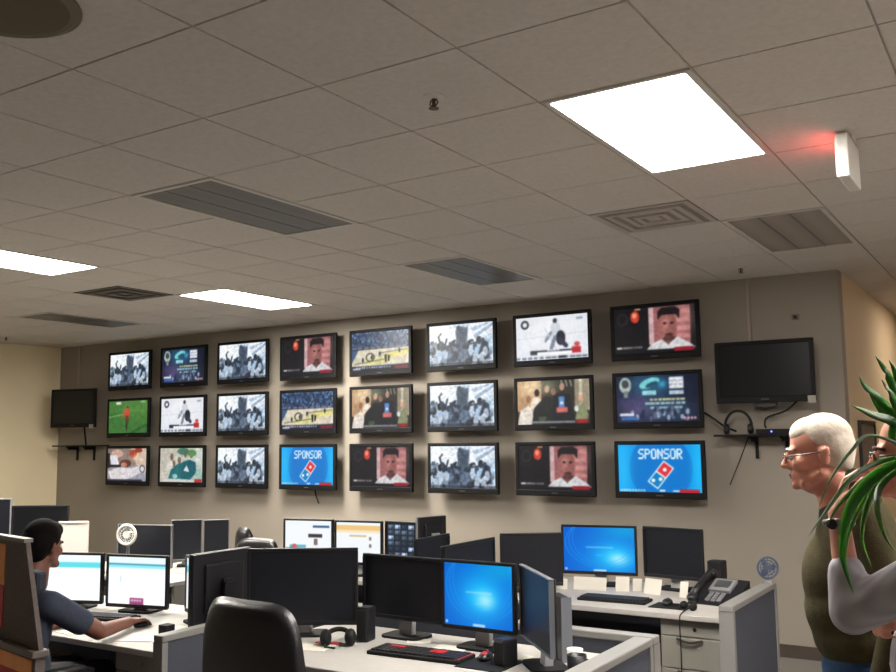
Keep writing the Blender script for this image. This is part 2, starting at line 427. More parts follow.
def pic_teal():
    c = Cv(bg=(184, 190, 178))
    c.rect(0, 0, .4, 1, (196, 192, 180)); c.glow(.9, .3, .2, .4, (206, 216, 208), .8)
    for u, v in ((.28, .26), (.46, .36), (.6, .18), (.74, .2), (.33, .46)): c.ell(u, v, .04, .1, (120, 96, 80))
    c.ell(.55, .1, .14, .1, (70, 116, 96)); c.ell(.75, .15, .1, .1, (90, 140, 80))
    c.poly([(.2, .9), (.26, .64), (.4, .48), (.55, .42), (.6, .9)], (24, 106, 112)); c.poly([(.5, .9), (.55, .4), (.7, .34), (.84, .42), (.86, .7), (.72, .92)], (18, 92, 104))
    c.poly([(.56, .66), (.63, .5), (.7, .7)], (216, 222, 224)); c.ell(.24, .5, .07, .12, (216, 212, 204)); c.ell(.36, .82, .06, .07, (150, 196, 200)); c.poly([(.8, .95), (.86, .6), (.97, .6), (1, .95)], (150, 184, 172))
    c.rect(.1, .93, .86, .97, (206, 214, 214), .8); c.rect(.82, .9, .98, 1, (180, 44, 54))
    return c.done()
def pic_sponsor():
    c = Cv(bg=(0, 152, 232))
    c.ell(.52, .5, .38, .72, (0, 120, 206)); c.glow(.06, .5, .1, 1., (40, 190, 250), .8); c.glow(.97, .5, .08, 1., (30, 190, 250), .8)
    c.text('SPONSOR', .255, .09, .21, (246, 250, 252), .0128)
    k = 78 / 132
    def rot(x, y, a=R(-52), cu=.52, cv=.635): return (cu + x * math.cos(a) - y * math.sin(a), cv + (x * math.sin(a) + y * math.cos(a)) / k)
    def rr(x0, y0, x1, y1, col): c.poly([rot(x0, y0), rot(x1, y0), rot(x1, y1), rot(x0, y1)], col)
    rr(-.165, -.078, .165, .078, (244, 246, 250)); rr(.012, -.064, .15, .064, (222, 52, 62)); rr(-.15, -.064, -.006, .064, (0, 128, 196))
    for x, y in ((.08, 0), (-.11, -.03), (-.045, .03)):
        u, v = rot(x, y); c.ell(u, v, .023, .023 / k, (244, 246, 250))
    c.dashes(.02, .34, .945, .035, (196, 226, 240), 9); c.rect(.5, .94, .57, .98, (226, 236, 244)); c.rect(.66, .95, .74, .98, (206, 226, 240)); c.rect(.74, .93, .97, 1, (196, 30, 44))
    return c.done(2, 0.)
def pic_login(cx, cy):
    c = Cv(bg=(2, 92, 206))
    c.glow(cx, cy, .55, .6, (4, 150, 240), .95); c.glow(cx, cy, .24, .26, (40, 206, 255), .9); c.glow(cx + .05, cy + .05, .13, .13, (190, 246, 255), .8)
    c.glow(.9, .05, .4, .2, (10, 200, 230), .5)
    for k in range(3): c.ring(.55, .25 + .05 * k, .42 + .05 * k, .55, .008, (50, 160, 236))
    c.rect(.32, .44, .7, .465, (206, 238, 255), .55); c.rect(.46, .62, .54, .64, (150, 226, 255), .5)
    c.rect(.02, .93, .05, .97, (230, 240, 255)); c.rect(.42, .95, .6, .985, (214, 236, 255), .9)
    return c.done(2, 0.)
def pic_doc(kind):
    c = Cv(bg=(246, 250, 252))
    if kind == 'teal':
        c.rect(0, .0, 1, .16, (232, 246, 252)); c.rect(0, .16, 1, .28, (96, 214, 222)); c.rect(.06, .34, .08, .8, (210, 226, 236), .6)
    elif kind == 'red':
        c.rect(0, 0, 1, .14, (226, 240, 248)); c.rect(0, .14, 1, .17, (60, 140, 160)); c.rect(0, .17, 1, .24, (140, 226, 236)); c.rect(.38, .86, .62, 1, (150, 70, 120)); c.dashes(.4, .6, .9, .03, (220, 196, 210), 4); c.rect(.2, .4, .23, .55, (206, 220, 230))
    elif kind == 'news':
        c.rect(.6, .12, .95, .18, (60, 96, 140)); c.rect(.5, .34, .8, .43, (60, 54, 60)); c.rect(.62, .46, .7, .62, (130, 110, 110)); c.rect(.1, .62, .45, .78, (90, 184, 196)); c.ell(.2, .66, .06, .06, (206, 96, 110)); c.dashes(.02, .3, .7, .05, (60, 90, 110), 6); c.rect(.5, .74, .8, .82, (96, 90, 96))
    elif kind == 'mail':
        c.rect(0, .08, 1, .2, (240, 200, 130)); c.rect(0, .2, 1, .26, (250, 232, 196)); c.rect(.3, .32, .68, .36, (210, 180, 130)); c.dashes(.74, .8, .36, .08, (150, 130, 110), 1); c.dashes(.74, .8, .54, .08, (120, 110, 110), 1); c.dashes(.74, .8, .76, .08, (130, 110, 110), 1)
    else:
        c = Cv(bg=(24, 34, 52)); r = c.rng
        for j in range(7):
            for i in range(4):
                g = r.choice([60, 90, 120, 200]); c.rect(.04 + .24 * i, .04 + .135 * j, .24 + .24 * i, .14 + .135 * j, (g * .7, g * .85, g))
                c.ell(.12 + .24 * i, .08 + .135 * j, .05, .03, (g * 1.1, g * 1.15, g * 1.2)); c.rect(.16 + .24 * i, .1 + .135 * j, .22 + .24 * i, .13 + .135 * j, (30, 44, 70))
    return c.done(2, 0.)
PICS = dict(crowd=pic_crowd(), night=pic_night(), head=pic_head(), court=pic_court(), rink=pic_rink(), pitch=pic_pitch(), party=pic_party(), ward=pic_ward(), teal=pic_teal(), sponsor=pic_sponsor(),
            login=pic_login(.56, .52), login2=pic_login(.72, .66), d_teal=pic_doc('teal'), d_red=pic_doc('red'), d_news=pic_doc('news'), d_mail=pic_doc('mail'), d_cams=pic_doc('cams'))
SCREENS = {}
def screen_mesh(key, w, h, gain=1.):
    """a thin lit display panel: front face carries the picture as emission colours; centred, facing -Y"""
    k = (key, round(w, 3), round(h, 3), gain)
    if k in SCREENS: return SCREENS[k]
    a = PICS[key] * gain; H, W = a.shape[:2]
    xs = (np.arange(W) / (W - 1) - .5) * w; zs = (.5 - np.arange(H) / (H - 1)) * h
    X, Z = np.meshgrid(xs, zs)
    v = np.stack([X, np.zeros_like(X), Z], -1).reshape(-1, 3)
    idx = np.arange(H * W).reshape(H, W)
    q = np.stack([idx[1:, :-1], idx[1:, 1:], idx[:-1, 1:], idx[:-1, :-1]], -1).reshape(-1, 4)
    nb = len(v)
    back = [(-w / 2, .004, -h / 2), (w / 2, .004, -h / 2), (w / 2, .004, h / 2), (-w / 2, .004, h / 2)]
    verts = v.tolist() + back
    c = [idx[-1, 0], idx[-1, -1], idx[0, -1], idx[0, 0]]
    faces = q.tolist() + [(nb + 3, nb + 2, nb + 1, nb)]
    me = bpy.data.meshes.new('screen')
    me.from_pydata(verts, [], faces)
    at = me.color_attributes.new('picture', 'FLOAT_COLOR', 'POINT')
    col = np.zeros((nb + 4, 4)); col[:nb, :3] = a.reshape(-1, 3); col[:, 3] = 1
    at.data.foreach_set('color', col.ravel())
    me.materials.append(M_PIC); me.update()
    SCREENS[k] = me
    return me

# ---------------------------------------------------------------- camera
cam = bpy.data.cameras.new('camera'); cam.lens = 926.59 / 896 * 36; cam.sensor_width = 36; cam.sensor_fit = 'HORIZONTAL'
co = bpy.data.objects.new('camera', cam); COL.objects.link(co)
right = Vector((.8431069, .5376181, -.0117308)); down = Vector((-.0696182, .0874937, -.9937294)); fwd = Vector((-.5332206, .8386367, .1111945))
mw = Matrix((( right.x, -down.x, -fwd.x, 0), (right.y, -down.y, -fwd.y, 0), (right.z, -down.z, -fwd.z, 1.75), (0, 0, 0, 1)))
co.matrix_world = mw; cam.clip_start = .05
sc.camera = co

# ---------------------------------------------------------------- room shell
CE = 3.067; WY = 7.85; LX = -11.3; HX = -1.29
G0X, G0Y, GS = -3.4097, 1.3405, .61
struct('floor', MB().box((LX - .15, -1.6, -.12), (2.35, 14.2, 0)), M_CARPET)
struct('wall_back', MB().box((LX - .15, WY, 0), (HX, WY + .16, 3.3)), M_WALL)
struct('wall_left', MB().box((LX - .15, -1.6, 0), (LX, WY, 3.3)), M_WALLC)
struct('wall_front', MB().box((LX, -1.75, 0), (2.35, -1.6, 3.3)), M_WALL)
struct('wall_right', MB().box((2.2, -1.6, 0), (2.35, 8., 3.3)), mat('wall_paint_pale', (206, 200, 194), .8, vary=.03, scale=1.5))
struct('wall_hall_left', MB().box((HX - .16, WY + .16, 0), (HX, 14.2, 3.3)), M_WALLT)
struct('wall_hall_right', MB().box((.9, WY, 0), (1.05, 14.2, 3.3)), M_WALLT)
struct('wall_hall_end', MB().box((HX - .16, 14.2, 0), (1.05, 14.35, 3.3)), M_WALLT)
struct('wall_stub', MB().box((1.05, WY, 0), (2.2, WY + .15, 3.3)), M_WALL)
struct('baseboard_back', MB().box((LX, WY - .012, 0), (HX + .012, WY, .1)), M_BASE)
struct('baseboard_hall', MB().box((HX, WY, 0), (HX + .012, 14.2, .1)), M_BASE)
struct('baseboard_left', MB().box((LX, -1.6, 0), (LX + .012, WY - .012, .1)), M_BASE)

FIX = {}   # ceiling grid cells taken by fixtures: (i, j) -> True
lights_on = [(3, 3, 'big lit ceiling light panel nearest the exit sign'), (-5, 3, 'lit ceiling light cut off at the left edge of the photo'),
             (-5, 7, 'lit ceiling light above the left television columns')]
lights_off = [(-1, 3, 'long dark unlit ceiling light in the middle of the ceiling'), (-1, 7, 'unlit ceiling light just above the middle television columns'),
              (3, 7, 'unlit ceiling light behind the exit sign by the hallway'), (-9, 7, 'unlit ceiling light in the far left corner')]
lights_added = [(7, 3, 'added unseen ceiling light beyond the right edge')]  # unseen fixture added to brighten the ceiling and wall on the right
vents = [(2, 6, 'pale square air vent beside the lit panel by the exit sign'), (-6, 6, 'dark square air vent between the two left lit panels')]
for i, j, _ in lights_on + lights_off + lights_added: FIX[i, j] = FIX[i, j + 1] = 1
for i, j, _ in vents: FIX[i, j] = 1
mb = MB()
mb.box((LX, -1.6, CE + .006), (2.2, WY, CE + .05))
mb.box((HX, WY, CE + .006), (.9, 14.2, CE + .05))
g = .0045
for i in range(-13, 10):
    for j in range(-5, 22):
        if (i, j) in FIX: continue
        x0, x1 = G0X + i * GS + g, G0X + (i + 1) * GS - g; y0, y1 = G0Y + j * GS + g, G0Y + (j + 1) * GS - g
        if y0 >= WY - .08:
            x0, x1 = max(x0, HX + .002), min(x1, .9)
        else:
            x0, x1 = max(x0, LX + .002), min(x1, 2.198)
            if (x0 + x1) / 2 < HX or (x0 + x1) / 2 > .9: y1 = min(y1, WY - .002)
        y0 = max(y0, -1.598)
        if x1 - x0 < .03 or y1 - y0 < .03: continue
        mb.box((x0, y0, CE), (x1, y1, CE + .0065))
ce = struct('ceiling', mb, M_TBAR)
ce.data.materials.append(M_TILE)
for k, p in enumerate(ce.data.polygons):
    if k >= 12: p.material_index = 1

def ceiling_light(i, j, label, lit, m_on=None):
    x, y = G0X + (i + .5) * GS, G0Y + (j + 1) * GS
    t = empty('ceiling_light', (x, y, CE), 0, label, 'ceiling light')
    f = MB(); hw, hl = .298, .603; r = .026
    for a, b in (((-hw, -hl), (hw, -hl + r)), ((-hw, hl - r), (hw, hl)), ((-hw, -hl + r), (-hw + r, hl - r)), ((hw - r, -hl + r), (hw, hl - r))):
        f.box((a[0], a[1], -.005), (b[0], b[1], .006))
    f.build('frame', M_FRAMEW, t)
    d = MB().box((-hw + r, -hl + r, 0), (hw - r, hl - r, .006))
    if lit:
        d.build('diffuser', m_on or M_LENS, t)
    else:
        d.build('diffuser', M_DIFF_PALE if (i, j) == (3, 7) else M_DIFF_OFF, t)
        for s in (-.09, .09):
            MB().box((s - .006, -hl + r, -.003), (s + .006, hl - r, .002)).build('divider', M_GREYP, t)
    return t
for a in lights_on: ceiling_light(*a, True, M_LENS_WEAK if a[0] == 3 else M_LENS)
for a in lights_off: ceiling_light(*a, False)
for a in lights_added: ceiling_light(*a, True, emat('lit_lens_added', (255, 249, 240), 68.))
def vent(i, j, label, dark):
    t = empty('ceiling_vent', (G0X + (i + .5) * GS, G0Y + (j + .5) * GS, CE), 0, label, 'air vent')
    m = mat('vent_dark', (92, 86, 78), .5) if dark else mat('vent_pale', (176, 170, 160), .5)
    MB().box((-.298, -.298, .001), (.298, .298, .006)).build('backing', mat('vent_inside', (66, 62, 57), .8) if dark else mat('vent_inside_pale', (142, 136, 127), .8), t)
    for q, s in enumerate((.298, .23, .165, .10)):
        f = MB(); w = .034; z0, z1 = -.004 - .006 * (q % 2), .001
        for a, b in (((-s, -s), (s, -s + w)), ((-s, s - w), (s, s)), ((-s, -s + w), (-s + w, s - w)), ((s - w, -s + w), (s, s - w))):
            f.box((a[0], a[1], z0), (b[0], b[1], z1))
        f.build('frame' if q == 0 else 'louver_ring', m, t)
    MB().box((-.04, -.04, -.006), (.04, .04, .001)).build('louver_ring', m, t)
vent(*vents[0], False); vent(*vents[1], True)
# hallway lamp, round speaker, sprinklers, exit sign
t = empty('ceiling_light', (-.45, 10.4, CE), 0, 'warm lit ceiling light inside the hallway', 'ceiling light')
MB().box((-.3, -.6, -.004), (.3, .6, 0)).build('frame', M_FRAMEW, t); MB().box((-.27, -.57, -.012), (.27, .57, -.004)).build('diffuser', M_HALL, t)
t = empty('ceiling_speaker', (-2.545, 1.515, CE), 0, 'round dark speaker grille in the ceiling corner', 'speaker')
MB().lathe([(.235, 0), (.235, -.008), (.215, -.014), (.2, -.012)], n=48).build('rim', mat('speaker_rim', (104, 94, 74), .6), t)
MB().lathe([(.0, -.016), (.1, -.016), (.2, -.012), (.2, 0)], n=48).build('grille', mat('speaker_grille', (88, 78, 58), .7, vary=.1, scale=200), t)
def sprinkler(x, y, label):
    t = empty('ceiling_sprinkler', (x, y, CE), 0, label, 'sprinkler')
    MB().lathe([(.042, 0), (.042, -.003), (.02, -.01), (.012, -.01)], n=24).build('escutcheon', M_FRAMEW, t)
    b = MB().cyl((0, 0, -.01), (0, 0, -.045), .009, .006, 10)
    b.tube([(-.012, 0, -.012), (-.018, 0, -.028), (0, 0, -.046)], .003, 6).tube([(.012, 0, -.012), (.018, 0, -.028), (0, 0, -.046)], .003, 6)
    b.build('body', mat('brass_dull', (92, 76, 58), .4, metal=.6), t)
    MB().lathe([(.0, -.046), (.02, -.046), (.02, -.049), (0, -.049)], n=16).build('deflector', mat('brass_dull', (92, 76, 58)), t)
sprinkler(-1.89, 2.89, 'small sprinkler head in the ceiling left of the big lit panel')
sprinkler(-1.90, 7.27, 'small sprinkler head above the blank screen on the right')
sprinkler(-10.6, 6.6, 'small sprinkler head in the far left ceiling corner')
t = empty('exit_sign', (-.645, 4.36, CE), 0, 'white exit sign box hung from the ceiling, red glow on one side', 'sign')
MB().box((-.026, -.15, -.207), (.026, .15, -.014), bevel=.006).build('housing', M_WHITE, t)
MB().box((-.03, -.135, -.185), (-.0265, .135, -.03)).build('lit_face', emat('exit_red', (255, 40, 30), 6.), t)
MB().box((-.03, -.06, -.014), (.03, .06, 0)).build('mount', M_FRAMEW, t)

# ---------------------------------------------------------------- wall televisions
def television(pic, loc, rz, w, h, label, group=None, name='wall_television', tilt=0., mount=True, depth=.07):
    t = empty(name, loc, rz, label, 'television', group)
    # housing: bezel ring + back, opening w x h
    sb, tb, bb = .036, .034, .056
    ow, oz0, oz1 = w / 2, -h / 2, h / 2
    ix, iz0, iz1 = ow - sb, oz0 + bb, oz1 - tb
    b = MB()
    b.box((-ow, 0, oz0), (ow, depth * .5, iz0), bevel=.008).box((-ow, 0, iz1), (ow, depth * .5, oz1), bevel=.008)
    b.box((-ow, 0, iz0 - .004), (-ix, depth * .5, iz1 + .004), bevel=.006).box((ix, 0, iz0 - .004), (ow, depth * .5, iz1 + .004), bevel=.006)
    b.box((-ow + .004, depth * .3, oz0 + .004), (ow - .004, depth * .55, oz1 - .004))
    b.box((-ow * .78, depth * .5, oz0 * .75), (ow * .78, depth, oz1 * .75), bevel=.02)
    hs = b.build('housing', M_TV, t)
    MB().box((-.03, -.0015, oz0 + .022), (.03, .001, oz0 + .032)).build('badge', mat('badge_grey', (70, 72, 76), .4), hs)
    if pic:
        s = link_mesh('screen', screen_mesh(pic, ix * 2, iz1 - iz0), None, t); s.location = (0, .006, (iz0 + iz1) / 2)
    else:
        MB().box((-ix, .006, iz0), (ix, .012, iz1)).build('screen', M_SCR, t)
    if mount:
        k = MB().box((-.1, depth, -.1), (.1, depth + .012, .1)).box((-.03, depth + .012, -.03), (.03, .148, .03)).box((-.11, .148, -.12), (.11, .169, .12))
        k.build('wall_mount', M_BLACKM, t)
    return t
rows = [('crowd night crowd head court crowd rink head', 2.665, 'top'), ('pitch rink crowd court party crowd party night', 2.07, 'middle'), ('ward teal crowd sponsor head crowd head sponsor', 1.475, 'bottom')]
desc = dict(crowd='black-and-white cheering crowd', night='trophies over a dark night stadium', head='young man headshot beside red helmet', court='basketball court below blue stands', rink='hockey player on white ice',
            pitch='orange player on green pitch', party='dressed-up wedding party', ward='pale blurred close-up', teal='people in teal clothes', sponsor='white SPONSOR lettering on blue')
ordn = ['first', 'second', 'third', 'fourth', 'fifth', 'sixth', 'seventh', 'last']
for s, z, rn in rows:
    for k, p in enumerate(s.split()):
        television(p, (-9.665 + .9845 * k, 7.68, z), 0, .8, .49, f'wall television showing {desc[p]}, {rn} row, {ordn[k]} from left', 'televisions on the video wall')
# blank screens at both ends
t = television(None, (-1.845, 7.6, 2.265), R(2), .77, .5, 'blank black television at the right end of the wall above shelf', name='blank_television', mount=False)
k = MB().box((-.1, .07, -.1), (.1, .09, .1)).box((-.03, .09, -.03), (.03, .235, .03)).box((-.11, .21, -.12), (.11, .245, .12)); k.build('wall_mount', M_BLACKM, t)
MB().box((.325, -.006, -.262), (.385, .002, -.205)).build('tag', mat('tag_grey', (150, 146, 138), .6), t)
k = MB().box((-.08, .0, -.262), (.08, .05, -.25)).tube([(-.09, .02, -.25), (-.08, .02, -.29), (0, .02, -.3), (.08, .02, -.29), (.09, .02, -.25)], .012, 8); k.build('speaker_bar', M_BLACK, t)
t = television(None, (-10.6, 7.56, 2.215), R(14), .7, .5, 'blank black television at the left end of the wall above shelf', name='blank_television', mount=False)
k = MB().box((-.1, .07, -.1), (.1, .085, .1)).box((-.03, .085, -.03), (.03, .25, .03)); k.build('wall_mount', M_BLACKM, t)
MB().box((.27, -.006, -.262), (.33, .002, -.215)).build('tag', mat('tag_grey', (150, 146, 138), .6), t)

def wall_shelf(x0, x1, z, y0, label, br):
    t = empty('wall_shelf', ((x0 + x1) / 2, WY, z), 0, label, 'shelf')
    w = (x1 - x0) / 2
    MB().box((-w, y0 - WY, -.018), (w, 0, 0), bevel=.004).build('board', M_BLACKM, t)
    for bx in br:
        b = MB().box((bx - .012, -.02, -.2), (bx + .012, 0, -.018)).box((bx - .012, y0 - WY + .05, -.034), (bx + .012, -.02, -.018))
        b.prism([(-.0, 0)] * 0 or [(bx - .008, -.034), (bx + .008, -.034), (bx + .008, -.06), (bx - .008, -.06)], -.16, -.02)
        b.build('bracket', M_BLACKM, t)
wall_shelf(-2.27, -1.62, 1.765, 7.6, 'black shelf under the right blank television', [-.04, .2])
wall_shelf(-11.1, -10.22, 1.735, 7.62, 'black shelf under the left blank television', [-.2, .15])
def headphones(loc, rz, label, r=.09, lying=False):
    t = empty('headphones', loc, rz, label, 'headphones')
    pts = [(r * math.cos(a), 0, .06 + r * 1.25 * math.sin(a)) for a in [R(-15 + 210 * k / 16) for k in range(17)]]
    MB().tube(pts, .011, 8).build('headband', M_BLACKM, t, True)
    for s in (-1, 1):
        e = MB().lathe([(.0, -.02), (.035, -.02), (.043, -.008), (.043, .012), (.03, .022), (0, .022)], n=20, mx=Matrix.Translation((s * (r - .012), 0, .045)) @ Matrix.Rotation(PI / 2, 4, 'Y'))
        e.build('ear_cup', M_BLACK, t, True)
    return t
headphones((-2.08, 7.66, 1.765), R(8), 'black headphones standing on the right wall shelf', r=.105)
t = empty('shelf_device', (-1.78, 7.7, 1.765), 0, 'flat black box with blue light on right wall shelf', 'electronics')
MB().box((-.15, -.09, 0), (.15, .09, .04), bevel=.004).build('case', M_BLACKM, t)
MB().box((-.035, -.093, .014), (-.022, -.089, .026)).build('indicator_light', emat('blue_led', (60, 90, 255), 3.), t)
def cable(pts, r, label, name='hanging_cable', m=None, n=6):
    P = []
    pts = [Vector(p) for p in pts]
    for i in range(len(pts) - 1):
        a = pts[max(i - 1, 0)]; b = pts[i]; c = pts[i + 1]; d = pts[min(i + 2, len(pts) - 1)]
        for s in range(6):
            u = s / 6
            P.append(.5 * ((2 * b) + (c - a) * u + (2 * a - 5 * b + 4 * c - d) * u * u + (3 * b - a - 3 * c + d) * u ** 3))
    P.append(pts[-1])
    return tag(MB().tube(P, r, n).build(name, m or M_BLACKM, None, True), label, 'cable')
cable([(-2.39, 7.78, 1.95), (-2.3, 7.72, 1.9), (-2.2, 7.7, 1.83), (-2.12, 7.74, 1.79)], .009, 'black cable from the night stadium television to the right shelf')
cable([(-1.62, 7.74, 2.03), (-1.72, 7.74, 1.95), (-1.86, 7.72, 1.9), (-1.88, 7.7, 1.84), (-1.87, 7.7, 1.814)], .008, 'black cable looping below the right blank television')
cable([(-2.05, 7.835, 1.74), (-2.13, 7.838, 1.55), (-2.22, 7.838, 1.35)], .004, 'thin dark cable hanging below the right shelf')
cable([(-10.65, 7.78, 1.98), (-10.62, 7.77, 1.88), (-10.55, 7.74, 1.74)], .012, 'black cable dropping from the left blank television to shelf')
cable([(-6.68, 7.78, 1.25), (-6.68, 7.8, 1.17), (-6.67, 7.836, 1.08)], .007, 'short black cable below the left SPONSOR television')
def conduit(x, z0, z1, label):
    t = MB().box((x - .012, WY - .02, z0), (x + .012, WY, z1), bevel=.003).build('cable_raceway', mat('raceway_paint', (160, 150, 136), .7), None)
    tag(t, label, 'cable raceway')
conduit(-2.0, 2.3, CE, 'thin painted cable raceway above the right blank television')
conduit(-10.88, 2.3, CE, 'thin painted cable raceway above the left blank television')
t = empty('wall_sensor', (-1.63, WY, 2.71), 0, 'tiny dark sensor on the wall near the hallway corner', 'sensor')
MB().box((-.028, -.012, -.022), (.028, 0, .022), bevel=.004).build('plate', mat('sensor_grey', (120, 110, 100), .6), t); MB().cyl((0, -.012, 0), (0, -.03, 0), .014, .012, 12).build('lens', M_BLACK, t)
t = empty('picture_frame', (HX, 8.78, 1.55), R(90), 'dark framed picture on the tan hallway wall', 'picture frame')
f = MB(); a, b, r = .42, .32, .03
for p, q in (((-a, -b), (a, -b + r)), ((-a, b - r), (a, b)), ((-a, -b + r), (-a + r, b - r)), ((a - r, -b + r), (a, b - r))): f.box((p[0], -.025, p[1]), (q[0], -.001, q[1]))
f.build('frame', mat('frame_dark', (34, 28, 26), .5), t); MB().box((-a + r, -.012, -b + r), (a - r, -.003, b - r)).build('print', mat('print_grey', (112, 104, 98), .3, vary=.25, scale=5), t)
t = empty('wall_outlet', (LX, 6.35, 1.78), R(-90), 'small beige plate on the tan left wall', 'wall plate')
MB().box((-.04, -.008, -.06), (.04, 0, .06), bevel=.003).build('plate', mat('plate_beige', (190, 172, 140), .5), t)

# ---------------------------------------------------------------- desks, panels, pedestals
DZ = .74
def desk(x0, x1, y0, y1, label, modesty=True):
    t = empty('desk', ((x0 + x1) / 2, (y0 + y1) / 2, 0), 0, label, 'desk')
    w, d = (x1 - x0) / 2, (y1 - y0) / 2
    MB().box((-w, -d, DZ - .032), (w, d, DZ), bevel=.005).build('worktop', M_LAM, t)
    MB().box((-w, -d + .04, 0), (-w + .025, d - .04, DZ - .032)).build('side_panel', M_PED, t)
    MB().box((w - .025, -d + .04, 0), (w, d - .04, DZ - .032)).build('side_panel', M_PED, t)
    MB().box((-w + .025, d - .07, .2), (w - .025, d - .05, DZ - .032)).build('modesty_panel', mat('modesty_dark', (60, 62, 70), .8), t)
    MB().box((-w + .03, -d + .06, DZ - .09), (w - .03, -d + .085, DZ - .034)).build('rail', mat('modesty_dark', (60, 62, 70)), t)
    return t
desk(-3.42, -1.67, 3.3, 4.18, 'pale desk with blue-screen monitor, behind the black chair')
desk(-5.62, -3.68, 3.15, 4.12, 'pale desk where the seated person works')
desk(-3.05, -1.565, 5.3, 6.35, 'pale desk with phone and drawers by the right wall')
desk(-5.25, -3.42, 5.45, 6.25, 'desk under the three small lit monitors below the televisions')
desk(-6.27, -5.42, 4.72, 5.7, 'desk under the three dark monitors in left back row')
desk(-8.05, -6.36, 4.2, 5.3, 'far left desk with large dark monitors')
desk(-3.55, -2.75, 4.32, 5.22, 'desk hidden behind the low grey partition, monitors set sideways')
def partition(x0, x1, y0, y1, z, label):
    t = empty('partition_panel', ((x0 + x1) / 2, (y0 + y1) / 2, 0), 0, label, 'partition')
    w, d = (x1 - x0) / 2, (y1 - y0) / 2; T = .035
    if w > d:
        MB().box((-w + T, -d + .008, .06), (w - T, d - .008, z - T)).build('fabric_panel', M_FAB, t)
        for s in (-1, 1): MB().box((s * w, -d, 0), (s * (w - T), d, z - T)).build('post', M_TRIM, t)
        for k in range(1, max(2, int(w * 2 / .75))): MB().box((-w + k * .75 - .006, -d + .004, .06), (-w + k * .75 + .006, d - .004, z - T)).build('seam_strip', M_TRIM, t)
    else:
        MB().box((-w + .008, -d + T, .06), (w - .008, d - T, z - T)).build('fabric_panel', M_FAB, t)
        for s in (-1, 1): MB().box((-w, s * d, 0), (w, s * (d - T), z - T)).build('post', M_TRIM, t)
    MB().box((-w, -d, z - T), (w, d, z), bevel=.006).build('top_cap', M_TRIM, t)
    return t
partition(-3.66, -1.57, 4.2, 4.28, .835, 'low blue-grey partition with pale cap behind the blue-screen monitor')
partition(-1.66, -1.57, 2.75, 4.19, .835, 'low partition running toward the camera right of the keyboard desk')
partition(-3.67, -3.605, 3.1, 4.19, .835, 'low pale partition between seated person and black chair')
partition(-1.555, -1.475, 5.16, 6.14, .835, 'low blue-grey partition end beside the phone desk drawers')
def pedestal(x0, x1, y0, y1, label):
    t = empty('drawer_pedestal', ((x0 + x1) / 2, y0, 0), 0, label, 'drawers')
    w = (x1 - x0) / 2; d = y1 - y0; H = DZ - .034
    MB().box((-w, .018, .03), (w, d, H)).build('body', M_PED, t)
    MB().box((-w + .02, .03, 0), (w - .02, d - .02, .03)).build('plinth', M_BLACKM, t)
    zs = [(H - .095, H - .006), (H - .275, H - .1), (H - .47, H - .28), (.035, H - .475)]
    for q, (a, b) in enumerate(zs):
        dr = MB().box((-w + .004, 0, a), (w - .004, .018, b), bevel=.004).build('drawer', M_PED, t)
        if q:
            pts = [(-.075 + .15 * k / 8, -.008 - .012 * math.sin(PI * k / 8), b - .006 - .016 * math.sin(PI * k / 8)) for k in range(9)]
            MB().tube(pts, .007, 8).build('handle', mat('pull_dark', (60, 58, 54), .4, metal=.5), dr)
        else:
            MB().cyl((.03, .002, (a + b) / 2), (.03, -.006, (a + b) / 2), .012, .011, 14).build('lock', M_CHROME, dr)
pedestal(-1.955, -1.6, 5.335, 5.95, 'pale drawer unit under the phone desk')
pedestal(-4.06, -3.72, 3.19, 3.8, 'pale drawer unit under the seated person desk')

